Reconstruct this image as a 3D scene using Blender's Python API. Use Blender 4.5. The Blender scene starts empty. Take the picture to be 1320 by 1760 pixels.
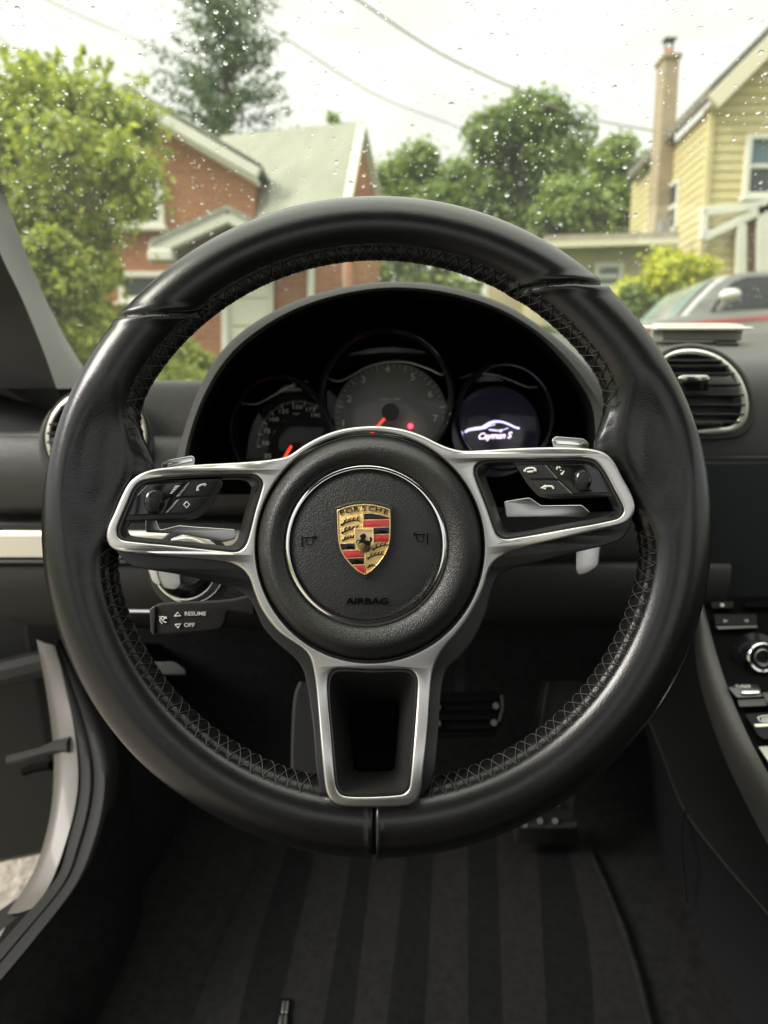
import bpy, bmesh, math, random
import numpy as np
from mathutils import Vector, Matrix
random.seed(7); rng = np.random.default_rng(11)
SC = bpy.context.scene; COL = SC.collection
rad = math.radians
def lin(a, b, n=50, endpoint=True): return [float(q) for q in np.linspace(a, b, n, endpoint=endpoint)]

# ------------------------------------------------------------------ camera, sky, sun, exposure
F = 1218.46; CX, CY = 660.0, 880.0            # focal length and centre, in pixels of the 1320 x 1760 photograph
PITCH = rad(9.5)                              # the lens looks down by this much
TILT = rad(7.5)                               # the car stands nose-up on its sloping drive
TH = PITCH + TILT                             # lens pitch measured in the car
CAM = Vector((0, 0, 1.12))
EX = Vector((1, 0, 0)); FW = Vector((0, math.cos(PITCH), -math.sin(PITCH))); UP = Vector((0, math.sin(PITCH), math.cos(PITCH)))
CF = Vector((0, math.cos(TILT), math.sin(TILT))); CU = Vector((0, -math.sin(TILT), math.cos(TILT)))
cam = bpy.data.cameras.new('camera'); camo = bpy.data.objects.new('camera', cam); COL.objects.link(camo)
camo.location = CAM; camo.rotation_euler = (math.pi/2 - PITCH, 0, 0)
cam.sensor_fit = 'HORIZONTAL'; cam.sensor_width = 26; cam.lens = 24
cam.clip_start = 0.02; cam.clip_end = 3000
cam.dof.use_dof = True; cam.dof.focus_distance = 0.405; cam.dof.aperture_fstop = 7.5
SC.camera = camo

W = bpy.data.worlds.new('World'); SC.world = W; W.use_nodes = True
nt = W.node_tree; nt.nodes.clear()
SUN_EL, SUN_AZ = rad(36), rad(255)
sky = nt.nodes.new('ShaderNodeTexSky'); sky.sky_type = 'NISHITA'; sky.sun_disc = False
sky.sun_elevation = SUN_EL; sky.sun_rotation = SUN_AZ
bg1 = nt.nodes.new('ShaderNodeBackground'); bg1.inputs['Strength'].default_value = 0.07
nt.links.new(sky.outputs[0], bg1.inputs['Color'])
tc = nt.nodes.new('ShaderNodeTexCoord')
mp = nt.nodes.new('ShaderNodeMapping'); mp.inputs['Scale'].default_value = (1.0, 1.0, 3.2)
nz = nt.nodes.new('ShaderNodeTexNoise'); nz.inputs['Scale'].default_value = 2.3; nz.inputs['Detail'].default_value = 5; nz.inputs['Roughness'].default_value = .5
nt.links.new(tc.outputs['Generated'], mp.inputs['Vector']); nt.links.new(mp.outputs[0], nz.inputs['Vector'])
cr = nt.nodes.new('ShaderNodeValToRGB')
cr.color_ramp.elements[0].position = .37; cr.color_ramp.elements[0].color = (.64, .64, .625, 1)
cr.color_ramp.elements[1].position = .60; cr.color_ramp.elements[1].color = (.96, .955, .92, 1)
nt.links.new(nz.outputs['Fac'], cr.inputs[0])
sx = nt.nodes.new('ShaderNodeSeparateXYZ'); nt.links.new(tc.outputs['Generated'], sx.inputs[0])
mr = nt.nodes.new('ShaderNodeMapRange'); mr.inputs['From Min'].default_value = 0; mr.inputs['From Max'].default_value = 1
mr.inputs['To Min'].default_value = .40; mr.inputs['To Max'].default_value = 2.3
pw = nt.nodes.new('ShaderNodeMath'); pw.operation = 'POWER'; pw.use_clamp = True; pw.inputs[1].default_value = 3.0
ab = nt.nodes.new('ShaderNodeMath'); ab.operation = 'MAXIMUM'; ab.inputs[1].default_value = 0
nt.links.new(sx.outputs['Z'], ab.inputs[0]); nt.links.new(ab.outputs[0], pw.inputs[0]); nt.links.new(pw.outputs[0], mr.inputs['Value'])
bg2 = nt.nodes.new('ShaderNodeBackground')
nt.links.new(cr.outputs[0], bg2.inputs['Color']); nt.links.new(mr.outputs[0], bg2.inputs['Strength'])
mxs = nt.nodes.new('ShaderNodeMixShader'); mxs.inputs[0].default_value = .92      # the overcast hides nearly all of the blue
nt.links.new(bg1.outputs[0], mxs.inputs[1]); nt.links.new(bg2.outputs[0], mxs.inputs[2])
wo = nt.nodes.new('ShaderNodeOutputWorld'); nt.links.new(mxs.outputs[0], wo.inputs['Surface'])

sl = bpy.data.lights.new('sun', 'SUN'); sl.energy = 1.5; sl.angle = rad(26); sl.color = (1, .94, .88)
so = bpy.data.objects.new('sun', sl); COL.objects.link(so)
sd = Vector((math.sin(SUN_AZ)*math.cos(SUN_EL), math.cos(SUN_AZ)*math.cos(SUN_EL), math.sin(SUN_EL)))
so.rotation_euler = (-sd).to_track_quat('-Z', 'Y').to_euler(); so.location = (0, -5, 30)

vs = SC.view_settings; vs.view_transform = 'Standard'; vs.look = 'None'; vs.gamma = 1; vs.use_curve_mapping = False
vs.exposure = 1.8
SC.cycles.max_bounces = 10; SC.cycles.transparent_max_bounces = 16; SC.cycles.diffuse_bounces = 5; SC.cycles.glossy_bounces = 5
SC.cycles.use_denoising = True; SC.cycles.sample_clamp_indirect = 6; SC.cycles.caustics_refractive = False; SC.cycles.caustics_reflective = False

# ------------------------------------------------------------------ where things are
def P(px, py, d):
    px, py, d = float(px), float(py), float(d)
    return CAM + d*(FW + EX*((px-CX)/F) - UP*((py-CY)/F))
def C(X, Y, Z):                                # the car's own axes, origin at the driver's eye
    return CAM + EX*X + CF*Y + CU*Z
cT, sT = math.cos(TH), math.sin(TH)
def ray(px, py):
    a, b = (px-CX)/F, (CY-py)/F
    return a, cT + b*sT, -sT + b*cT            # in the car's axes, for depth 1
def onY(px, py, Y):
    px, py, Y = float(px), float(py), float(Y)
    a, y, z = ray(px, py); t = Y/y; return C(a*t, Y, z*t)
def onZ(px, py, Z):
    px, py, Z = float(px), float(py), float(Z)
    a, y, z = ray(px, py); t = Z/z; return C(a*t, y*t, Z)
def Zat(py, Y):
    a, y, z = ray(CX, py); return z*Y/y
def rayw(px, py): return FW + EX*((px-CX)/F) - UP*((py-CY)/F)
def onWy(px, py, Y):                           # on the upright plane at distance Y in the world
    r = rayw(px, py); return CAM + r*(Y/r.y)
def proj(v):
    w = v - CAM; d = w.dot(FW); return CX + F*w.dot(EX)/d, CY - F*w.dot(UP)/d

# ------------------------------------------------------------------ mesh helpers
class MB:
    def __init__(s): s.v = []; s.f = []; s.m = []
    def add(s, vs, fs, m=0):
        o = len(s.v); s.v += [Vector(q) for q in vs]; s.f += [tuple(i+o for i in q) for q in fs]; s.m += [m]*len(fs); return s
    def grid(s, rows, cu=False, cv=False, m=0, flip=False):
        R, N = len(rows), len(rows[0]); vs = [p for r in rows for p in r]; fs = []
        for i in range(R if cv else R-1):
            for j in range(N if cu else N-1):
                a, b, c, d = i*N+j, i*N+(j+1) % N, ((i+1) % R)*N+(j+1) % N, ((i+1) % R)*N+j
                fs.append((a, b, c, d) if not flip else (d, c, b, a))
        return s.add(vs, fs, m)
    def rings(s, rows, cap0=True, cap1=True, m=0):
        s.grid(rows, cu=True, m=m); n = len(rows[0])
        for on, r in ((cap0, rows[0]), (cap1, rows[-1])):
            if on:
                s.add(list(r), [tuple(range(n))], m)
        return s
    def tube(s, pts, r, n=8, cap=True, m=0, closed=False):
        pts = [Vector(p) for p in pts]; k = len(pts); rs = r if isinstance(r, (list, tuple)) else [r]*k
        up = None; rows = []
        for i, p in enumerate(pts):
            if closed: t = pts[(i+1) % k] - pts[i-1]
            else: t = pts[min(i+1, k-1)] - pts[max(i-1, 0)]
            t.normalize()
            if up is None:
                up = t.orthogonal().normalized()
            up = (up - t*up.dot(t)).normalized(); w = t.cross(up)
            rows.append([p + (up*math.cos(2*math.pi*j/n) + w*math.sin(2*math.pi*j/n))*rs[i] for j in range(n)])
        if closed: return s.grid(rows, cu=True, cv=True, m=m)
        return s.rings(rows, cap, cap, m)
    def box(s, c, ax, ay, az, b=0, m=0):       # half-axis vectors, chamfer b
        c = Vector(c); ax, ay, az = Vector(ax), Vector(ay), Vector(az)
        if b <= 0:
            vs = [c + ax*i + ay*j + az*k for i in (-1, 1) for j in (-1, 1) for k in (-1, 1)]
            return s.add(vs, [(0, 1, 3, 2), (4, 6, 7, 5), (0, 4, 5, 1), (2, 3, 7, 6), (0, 2, 6, 4), (1, 5, 7, 3)], m)
        A = [ax, ay, az]; L = [q.length for q in A]; b = min(b, .9*min(L)); vs = []; idx = {}
        for i in (-1, 1):
            for j in (-1, 1):
                for k in (-1, 1):
                    for e in range(3):
                        sg = (i, j, k); q = Vector(c)
                        for a in range(3): q = q + A[a]*sg[a]*(1 if a == e else 1 - b/L[a])
                        idx[(i, j, k, e)] = len(vs); vs.append(q)
        fs = []
        for e in range(3):
            o = [a for a in range(3) if a != e]
            for sg in (-1, 1):
                q = []
                for u, w in ((-1, -1), (1, -1), (1, 1), (-1, 1)):
                    t = [0, 0, 0]; t[e] = sg; t[o[0]] = u; t[o[1]] = w; q.append(idx[(*t, e)])
                fs.append(tuple(q))
            for u in (-1, 1):
                for w in (-1, 1):
                    t0 = [0, 0, 0]; t1 = [0, 0, 0]; t0[e] = -1; t1[e] = 1
                    for t in (t0, t1): t[o[0]] = u; t[o[1]] = w
                    fs.append((idx[(*t0, o[0])], idx[(*t1, o[0])], idx[(*t1, o[1])], idx[(*t0, o[1])]))
        for i in (-1, 1):
            for j in (-1, 1):
                for k in (-1, 1): fs.append(tuple(idx[(i, j, k, e)] for e in range(3)))
        return s.add(vs, fs, m)
    def prism(s, poly, off, m=0):
        n = len(poly); off = Vector(off); vs = [Vector(p) for p in poly] + [Vector(p)+off for p in poly]
        return s.add(vs, [tuple(range(n)), tuple(range(2*n-1, n-1, -1))] + [(i, (i+1) % n, n+(i+1) % n, n+i) for i in range(n)], m)

def closed_curve(pts, n=6):                    # smooth closed outline through the points
    out = []; k = len(pts)
    for i in range(k):
        p0, p1, p2, p3 = [np.array(pts[(i+j-1) % k], float) for j in range(4)]
        d1 = max(np.linalg.norm(p2-p1), 1e-6)
        m1 = (p2-p0)/max(np.linalg.norm(p1-p0)+d1, 1e-6)*d1; m2 = (p3-p1)/max(np.linalg.norm(p3-p2)+d1, 1e-6)*d1
        for t in lin(0, 1, n, endpoint=False):
            h = 2*t**3-3*t**2+1, t**3-2*t**2+t, -2*t**3+3*t**2, t**3-t**2
            out.append(tuple(h[0]*p1+h[1]*m1+h[2]*p2+h[3]*m2))
    return out
def open_curve(pts, n=8):
    pts = [np.array(p, float) for p in pts]; out = []; k = len(pts)
    for i in range(k-1):
        p1, p2 = pts[i], pts[i+1]; p0 = pts[i-1] if i else 2*p1-p2; p3 = pts[i+2] if i+2 < k else 2*p2-p1
        for t in lin(0, 1, n, endpoint=False):
            out.append(tuple(.5*((2*p1)+(p2-p0)*t+(2*p0-5*p1+4*p2-p3)*t*t+(3*p1-p0-3*p2+p3)*t**3)))
    out.append(tuple(pts[-1])); return out
def fillet(pts, r, n=5):
    out = []; k = len(pts)
    for i in range(k):
        a, b, c = [Vector(pts[(i+j-1) % k][:2]) for j in range(3)]
        rr = r[i] if isinstance(r, (list, tuple)) else r
        u, w = a-b, c-b; q = min(rr, u.length*.45, w.length*.45)
        s, e = b + u.normalized()*q, b + w.normalized()*q
        for t in lin(0, 1, n): out.append(tuple((1-t)**2*s + 2*t*(1-t)*b + t*t*e))
    return out
def ell(cx, cy, rx, ry, n=64, a0=0): return [(cx+rx*math.cos(a0+2*math.pi*i/n), cy+ry*math.sin(a0+2*math.pi*i/n)) for i in range(n)]
def curve2d(splines, ext, bev, res=2, off=None):
    cu = bpy.data.curves.new('c', 'CURVE'); cu.dimensions = '2D'; cu.fill_mode = 'BOTH'
    cu.extrude = ext; cu.bevel_depth = bev; cu.bevel_resolution = res; cu.offset = -bev if off is None else off
    for s in splines:
        sp = cu.splines.new('POLY'); sp.points.add(len(s)-1); sp.use_cyclic_u = True
        for q, p in zip(sp.points, s): q.co = (p[0], -p[1], 0, 1)
    o = bpy.data.objects.new('c', cu); me = bpy.data.meshes.new_from_object(o)
    v = [tuple(q.co) for q in me.vertices]; f = [tuple(q.vertices) for q in me.polygons]
    bpy.data.objects.remove(o); bpy.data.curves.remove(cu); bpy.data.meshes.remove(me)
    return v, f
def plate(splines, d, thick=.002, bev=1.0, res=2, fn=None, mb=None, m=0):
    """outline (and holes) in photograph pixels -> a real plate of that outline whose front face is at distance d; thick in metres, bevel in pixels"""
    S = d/F; tpx = thick/S; ext = max(tpx/2 - bev, .01)
    v, f = curve2d(splines, ext, bev, res); mb = mb or MB()
    fn = fn or (lambda x, y, z: P(x, y, d - z))
    mb.add([fn(x, -y, (z - tpx/2)*S) for x, y, z in v], f, m)
    return mb
def text_mb(body, cx, cy, h, d, fn=None, sx=1.0, shear=0, thick=.0004, rot=0, mb=None, bold=0, m=0, space=1):
    cu = bpy.data.curves.new('t', 'FONT'); cu.body = body; cu.align_x = 'CENTER'; cu.align_y = 'CENTER'; cu.size = 1; cu.shear = shear
    cu.extrude = .01; cu.resolution_u = 3; cu.offset = bold; cu.space_character = space
    o = bpy.data.objects.new('t', cu); me = bpy.data.meshes.new_from_object(o)
    v = [tuple(q.co) for q in me.vertices]; f = [tuple(q.vertices) for q in me.polygons]
    bpy.data.objects.remove(o); bpy.data.curves.remove(cu); bpy.data.meshes.remove(me)
    k = h/.70; mb = mb or MB(); c, s = math.cos(rot), math.sin(rot)
    fn = fn or (lambda x, y, z: P(x, y, d - z)); w = []
    for x, y, z in v:
        x, y = x*k*sx, y*k; x, y = x*c - y*s, x*s + y*c
        w.append(fn(cx + x, cy - y, z/.01*thick/2))
    return mb.add(w, f, m)

WL = {}                                         # world position of each object
def obj(name, mb, mat, parent=None, smooth=35, label=None, kind=None, loc=None):
    v = np.array([tuple(q) for q in mb.v]); c = Vector(loc) if loc is not None else Vector((v.min(0)+v.max(0))/2)
    me = bpy.data.meshes.new(name); me.from_pydata([tuple(q-c) for q in mb.v], [], mb.f)
    bm = bmesh.new(); bm.from_mesh(me); bmesh.ops.remove_doubles(bm, verts=bm.verts, dist=1e-6)
    bmesh.ops.recalc_face_normals(bm, faces=bm.faces); bm.to_mesh(me); bm.free()
    for q in (mat if isinstance(mat, (list, tuple)) else [mat]): me.materials.append(q)
    if isinstance(mat, (list, tuple)) and len(me.polygons) == len(mb.m): me.polygons.foreach_set('material_index', mb.m)
    if smooth:
        me.shade_smooth(); me.set_sharp_from_angle(angle=rad(smooth))
    return link(name, me, c, parent, label, kind)
def link(name, data, c, parent=None, label=None, kind=None):
    o = bpy.data.objects.new(name, data); COL.objects.link(o); WL[o.name] = Vector(c)
    if parent is not None:
        o.parent = parent; o.location = Vector(c) - WL[parent.name]
    else: o.location = c
    if label: o['label'] = label
    if kind: o['kind'] = kind
    return o
def thing(name, label, cat, loc, group=None):
    o = link(name, None, Vector(loc)); o.empty_display_size = .05; o['label'] = label; o['category'] = cat
    if group: o['group'] = group
    return o
def tag(o, label, cat, group=None):
    o['label'] = label; o['category'] = cat
    if group: o['group'] = group
    return o

# ------------------------------------------------------------------ materials
def mat(name, col, rough=.5, metal=0, spec=.5, bump=None, var=0, vscale=5, coat=0, emit=None, rvar=0, aniso=None, alpha=None):
    m = bpy.data.materials.new(name); m.use_nodes = True; t = m.node_tree; b = t.nodes['Principled BSDF']
    b.inputs['Base Color'].default_value = (*col, 1); b.inputs['Roughness'].default_value = rough; b.inputs['Metallic'].default_value = metal
    b.inputs['Specular IOR Level'].default_value = spec
    if coat: b.inputs['Coat Weight'].default_value = coat; b.inputs['Coat Roughness'].default_value = .06
    if emit: b.inputs['Emission Color'].default_value = (*emit[0], 1); b.inputs['Emission Strength'].default_value = emit[1]
    tcn = t.nodes.new('ShaderNodeTexCoord')
    if var:
        n = t.nodes.new('ShaderNodeTexNoise'); n.inputs['Scale'].default_value = vscale; n.inputs['Detail'].default_value = 6
        t.links.new(tcn.outputs['Object'], n.inputs['Vector'])
        r = t.nodes.new('ShaderNodeMapRange'); r.inputs['From Min'].default_value = .3; r.inputs['From Max'].default_value = .7
        r.inputs['To Min'].default_value = 1-var; r.inputs['To Max'].default_value = 1+var
        t.links.new(n.outputs['Fac'], r.inputs['Value'])
        x = t.nodes.new('ShaderNodeVectorMath'); x.operation = 'SCALE'; x.inputs[0].default_value = col
        t.links.new(r.outputs[0], x.inputs['Scale']); t.links.new(x.outputs[0], b.inputs['Base Color'])
    if rvar:
        n = t.nodes.new('ShaderNodeTexNoise'); n.inputs['Scale'].default_value = 28; n.inputs['Detail'].default_value = 7
        t.links.new(tcn.outputs['Object'], n.inputs['Vector'])
        r = t.nodes.new('ShaderNodeMapRange'); r.inputs['To Min'].default_value = rough-rvar; r.inputs['To Max'].default_value = rough+rvar
        t.links.new(n.outputs['Fac'], r.inputs['Value']); t.links.new(r.outputs[0], b.inputs['Roughness'])
    if bump:
        kind, scale, dist, stren = bump
        if kind == 'leather':
            vo = t.nodes.new('ShaderNodeTexVoronoi'); vo.inputs['Scale'].default_value = scale; vo.feature = 'DISTANCE_TO_EDGE'
            n = t.nodes.new('ShaderNodeTexNoise'); n.inputs['Scale'].default_value = scale*.6; n.inputs['Detail'].default_value = 3
            ad = t.nodes.new('ShaderNodeVectorMath'); ad.operation = 'MULTIPLY_ADD'; ad.inputs[1].default_value = (1.6/scale,)*3
            t.links.new(tcn.outputs['Object'], n.inputs['Vector']); t.links.new(n.outputs['Color'], ad.inputs[0]); t.links.new(tcn.outputs['Object'], ad.inputs[2])
            t.links.new(ad.outputs[0], vo.inputs['Vector'])
            r = t.nodes.new('ShaderNodeMapRange'); r.inputs['From Max'].default_value = .22; r.interpolation_type = 'SMOOTHSTEP'
            t.links.new(vo.outputs['Distance'], r.inputs['Value']); h = r.outputs[0]
        elif kind == 'noise':
            n = t.nodes.new('ShaderNodeTexNoise'); n.inputs['Scale'].default_value = scale; n.inputs['Detail'].default_value = 4
            t.links.new(tcn.outputs['Object'], n.inputs['Vector']); h = n.outputs['Fac']
        elif kind == 'ribs':
            w = t.nodes.new('ShaderNodeTexWave'); w.inputs['Scale'].default_value = scale; w.inputs['Distortion'].default_value = .6
            t.links.new(tcn.outputs['Object'], w.inputs['Vector']); h = w.outputs['Fac']
        bu = t.nodes.new('ShaderNodeBump'); bu.inputs['Strength'].default_value = stren; bu.inputs['Distance'].default_value = dist
        t.links.new(h, bu.inputs['Height']); t.links.new(bu.outputs[0], b.inputs['Normal'])
    return m
def leafmat(name, c0, c1, trans=.35):
    m = bpy.data.materials.new(name); m.use_nodes = True; t = m.node_tree; t.nodes.clear()
    g = t.nodes.new('ShaderNodeNewGeometry'); r = t.nodes.new('ShaderNodeValToRGB')
    r.color_ramp.elements[0].color = (*c0, 1); r.color_ramp.elements[1].color = (*c1, 1)
    t.links.new(g.outputs['Random Per Island'], r.inputs[0])
    d = t.nodes.new('ShaderNodeBsdfPrincipled'); d.inputs['Roughness'].default_value = .55; t.links.new(r.outputs[0], d.inputs['Base Color'])
    q = t.nodes.new('ShaderNodeBsdfTranslucent'); t.links.new(r.outputs[0], q.inputs['Color'])
    x = t.nodes.new('ShaderNodeMixShader'); x.inputs[0].default_value = trans
    t.links.new(d.outputs[0], x.inputs[1]); t.links.new(q.outputs[0], x.inputs[2])
    o = t.nodes.new('ShaderNodeOutputMaterial'); t.links.new(x.outputs[0], o.inputs['Surface']); return m
def thin_glass(name, tint, refl=1.45, rough=0, film=0):
    m = bpy.data.materials.new(name); m.use_nodes = True; t = m.node_tree; t.nodes.clear()
    a = t.nodes.new('ShaderNodeBsdfTransparent'); a.inputs[0].default_value = (*tint, 1)
    g = t.nodes.new('ShaderNodeBsdfGlossy'); g.inputs['Roughness'].default_value = rough
    fr = t.nodes.new('ShaderNodeFresnel'); ge = t.nodes.new('ShaderNodeNewGeometry'); io = t.nodes.new('ShaderNodeMix')
    io.inputs[2].default_value = refl; io.inputs[3].default_value = 1/refl; t.links.new(ge.outputs['Backfacing'], io.inputs[0]); t.links.new(io.outputs[0], fr.inputs['IOR'])
    if film:                                       # a thin film of damp and dust that scatters a little daylight
        b = t.nodes.new('ShaderNodeBsdfTranslucent'); b.inputs[0].default_value = (.9, .92, .84, 1)
        f = t.nodes.new('ShaderNodeMixShader'); f.inputs[0].default_value = film; t.links.new(a.outputs[0], f.inputs[1]); t.links.new(b.outputs[0], f.inputs[2]); a = f
    x = t.nodes.new('ShaderNodeMixShader'); t.links.new(fr.outputs[0], x.inputs[0]); t.links.new(a.outputs[0], x.inputs[1]); t.links.new(g.outputs[0], x.inputs[2])
    o = t.nodes.new('ShaderNodeOutputMaterial'); t.links.new(x.outputs[0], o.inputs['Surface']); return m
def brickmat(name, c1, c2, mortar, sc):
    m = mat(name, c1, .9, spec=.2); t = m.node_tree; b = t.nodes['Principled BSDF']
    tcn = [n for n in t.nodes if n.type == 'TEX_COORD'][0]
    mpn = t.nodes.new('ShaderNodeMapping'); mpn.inputs['Rotation'].default_value = (rad(90), 0, 0)
    t.links.new(tcn.outputs['Object'], mpn.inputs['Vector'])
    br = t.nodes.new('ShaderNodeTexBrick'); br.inputs['Scale'].default_value = sc
    br.inputs['Color1'].default_value = (*c1, 1); br.inputs['Color2'].default_value = (*c2, 1); br.inputs['Mortar'].default_value = (*mortar, 1)
    br.inputs['Mortar Size'].default_value = .012; br.inputs['Brick Width'].default_value = .42; br.inputs['Row Height'].default_value = .15
    t.links.new(mpn.outputs[0], br.inputs['Vector'])
    n = t.nodes.new('ShaderNodeTexNoise'); n.inputs['Scale'].default_value = 1.6; n.inputs['Detail'].default_value = 6; t.links.new(tcn.outputs['Object'], n.inputs['Vector'])
    r = t.nodes.new('ShaderNodeMapRange'); r.inputs['To Min'].default_value = .72; r.inputs['To Max'].default_value = 1.28; t.links.new(n.outputs['Fac'], r.inputs['Value'])
    x = t.nodes.new('ShaderNodeVectorMath'); x.operation = 'SCALE'; t.links.new(br.outputs['Color'], x.inputs[0]); t.links.new(r.outputs[0], x.inputs['Scale'])
    t.links.new(x.outputs[0], b.inputs['Base Color'])
    bu = t.nodes.new('ShaderNodeBump'); bu.inputs['Distance'].default_value = .01; bu.inputs['Strength'].default_value = .6; bu.invert = True
    t.links.new(br.outputs['Fac'], bu.inputs['Height']); t.links.new(bu.outputs[0], b.inputs['Normal']); return m

M = dict(
 rim=mat('rim_leather', (.0055, .0053, .0052), .24, spec=.46, bump=('leather', 640, .00016, .16), rvar=.06),
 band=mat('stitched_leather', (.014, .014, .014), .62, spec=.35, bump=('leather', 1100, .0002, .4)),
 thread=mat('grey_thread', (.036, .035, .034), .8, spec=.2),
 pad=mat('airbag_leather', (.014, .0137, .0133), .40, spec=.5, bump=('leather', 700, .0003, .42)),
 pademb=mat('embossed_leather', (.0012, .0012, .0012), .9, spec=.03),  # pad leather again; the relief's shade is put into this darker colour
 silver=mat('satin_silver', (.56, .545, .525), .34, metal=1, rvar=.04),
 chrome=mat('bright_chrome', (.72, .71, .69), .10, metal=1),
 black=mat('black_plastic', (.017, .0168, .0165), .36, spec=.4, bump=('noise', 2600, .00004, .3)),
 gloss=mat('gloss_black', (.006, .006, .007), .12, spec=.5),
 matte=mat('matte_black', (.006, .006, .0065), .7, spec=.2, bump=('noise', 900, .0002, .3)),
 inkblack=mat('black_inlay', (.003, .003, .003), .5, spec=.2),
 hood=mat('hood_leather', (.024, .0236, .023), .62, spec=.35, bump=('leather', 620, .0004, .5)),
 studs=mat('worn_studs', (.09, .088, .085), .5, metal=.8),
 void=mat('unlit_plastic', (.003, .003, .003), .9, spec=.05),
 ink=mat('white_print', (.62, .61, .58), .6),
 dimink=mat('grey_print', (.55, .54, .51), .6),
 gold=mat('gold_enamel', (.80, .56, .24), .33, metal=1, bump=('noise', 5200, .00025, .9)),
 goldedge=mat('polished_gold', (.86, .62, .30), .2, metal=1),
 red=mat('red_enamel', (.40, .012, .018), .25, coat=.6, bump=('noise', 5200, .0002, .6)),
 enamel=mat('black_enamel', (.004, .004, .004), .18, spec=.35),
 dash=mat('dash_leather', (.036, .0348, .0332), .42, spec=.6, bump=('leather', 620, .0004, .5), rvar=.05),
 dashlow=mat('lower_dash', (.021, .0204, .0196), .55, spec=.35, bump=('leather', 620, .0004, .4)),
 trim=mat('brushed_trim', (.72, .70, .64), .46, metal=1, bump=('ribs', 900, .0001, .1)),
 pillar=mat('pillar_fabric', (.26, .258, .248), .9, spec=.15, bump=('noise', 900, .0006, .5)),
 carpet=mat('black_carpet', (.0105, .0105, .0105), .95, spec=.1, bump=('noise', 700, .002, .8), var=.3, vscale=90),
 mat1=mat('mat_light_stripe', (.0125, .0122, .0118), .95, spec=.1, bump=('ribs', 260, .0012, .6), var=.25, vscale=120),
 mat2=mat('mat_dark_stripe', (.0062, .0062, .0064), .95, spec=.1, bump=('ribs', 260, .0012, .6), var=.25, vscale=120),
 rubber=mat('black_rubber', (.011, .0105, .010), .7, spec=.25),
 shaded_white=mat('shaded_white_paint', (.068, .061, .051), .5, coat=.1),  # white body paint darkened, so the jamb's shade sits in the colour
 liner=mat('headliner', (.030, .029, .028), .95, spec=.1),
 greyface=mat('tacho_face', (.13, .128, .12), .6, var=.06, vscale=40),
 needle=mat('red_needle', (.75, .06, .03), .4, emit=((1, .06, .02), .35)),
 warn=mat('warning_lamp', (.6, .02, .03), .4, emit=((1, .03, .06), 2.2)),
 screen=mat('lit_screen', (.006, .005, .009), .2, emit=((.5, .4, .8), .003)),
 glow=mat('screen_graphic', (.6, .5, .7), .5, emit=((.93, .74, .95), .75)),
 glow2=mat('screen_outline', (.5, .45, .7), .5, emit=((.55, .5, .85), .75)),
 dispglass=mat('display_glass', (.016, .0195, .0195), .22, spec=.5),
 greybox=mat('grey_card', (.42, .41, .36), .6),
 windscreen=thin_glass('windscreen_glass', (.80, .825, .735), 1.32, film=.014),
 gaugeglass=thin_glass('gauge_glass', (.96, .96, .96), 1.25, .03),
)
wm = bpy.data.materials.new('water'); wm.use_nodes = True; _b = wm.node_tree.nodes['Principled BSDF']
_b.inputs['Transmission Weight'].default_value = 1; _b.inputs['IOR'].default_value = 1.33; _b.inputs['Roughness'].default_value = .02; _b.inputs['Base Color'].default_value = (1, 1, 1, 1)
M['water'] = wm
# ================================================================== STEERING WHEEL (its plane faces the lens at 0.40 m)
D0 = .40
HUB = (635.5, 940.5)
sw = thing('steering_wheel', 'black leather three-spoke steering wheel with satin silver spokes and a gold crest on its hub', 'steering wheel', P(648, 905, D0))
RC = P(648, 905, D0)
THL, THR = rad(170.5), rad(14.5)
def adiff(a, b): return (a-b+math.pi) % (2*math.pi) - math.pi
SEAMS = [[(203, 542), (262, 537), (322, 540), (344, 541), (356, 533)], [(884, 505), (905, 497), (935, 489), (985, 484), (1042, 487)], [(643, 1385), (643, 1478)]]
def segdist(p, poly):
    best = 1e9
    for a, b in zip(poly[:-1], poly[1:]):
        ax, ay = a; bx, by = b; ux, uy = bx-ax, by-ay; l = ux*ux+uy*uy
        t = max(0, min(1, ((p[0]-ax)*ux + (p[1]-ay)*uy)/l)); d = math.hypot(p[0]-ax-t*ux, p[1]-ay-t*uy)
        best = min(best, d)
    return best
def sstep(x): x = max(0, min(1, x)); return x*x*(3-2*x)
def rim_geo(th, ph, k=0.0):
    """point of the rim surface: th round the wheel, ph round the section (0 out, 90 deg to the driver, 180 in); k lifts it off the surface"""
    c, s = math.cos(th), math.sin(th)
    r = .0184*(1 - .075*s) ; Rc = .1850 - r
    g = math.exp(-(abs(adiff(th, THL))/rad(14))**3.0) + math.exp(-(abs(adiff(th, THR))/rad(14))**3.0)
    cp, sp = math.cos(ph), math.sin(ph)
    rr = r + k
    rho = Rc + rr*cp; z = rr*sp
    if cp < 0:
        h = math.exp(-(abs(adiff(th, rad(166)))/rad(6.5))**2.2) + math.exp(-(abs(adiff(th, rad(19)))/rad(6.5))**2.2)
        rho -= (g*.0135 + h*.0085)*(-cp)**1.4; z *= 1 - (.20*g + .12*h)*(-cp)
    # flattened front on the upper grips
    for c0 in (rad(152), rad(32)):
        w = math.exp(-(adiff(th, c0)/rad(20))**4)
        if sp > 0: z *= 1 - .06*w*sp
    return RC + EX*(rho*c*1.013) + UP*(rho*s) - FW*z
NT, NP = 1500, 72
GA, GB = rad(148), rad(197)
rows = []
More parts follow.
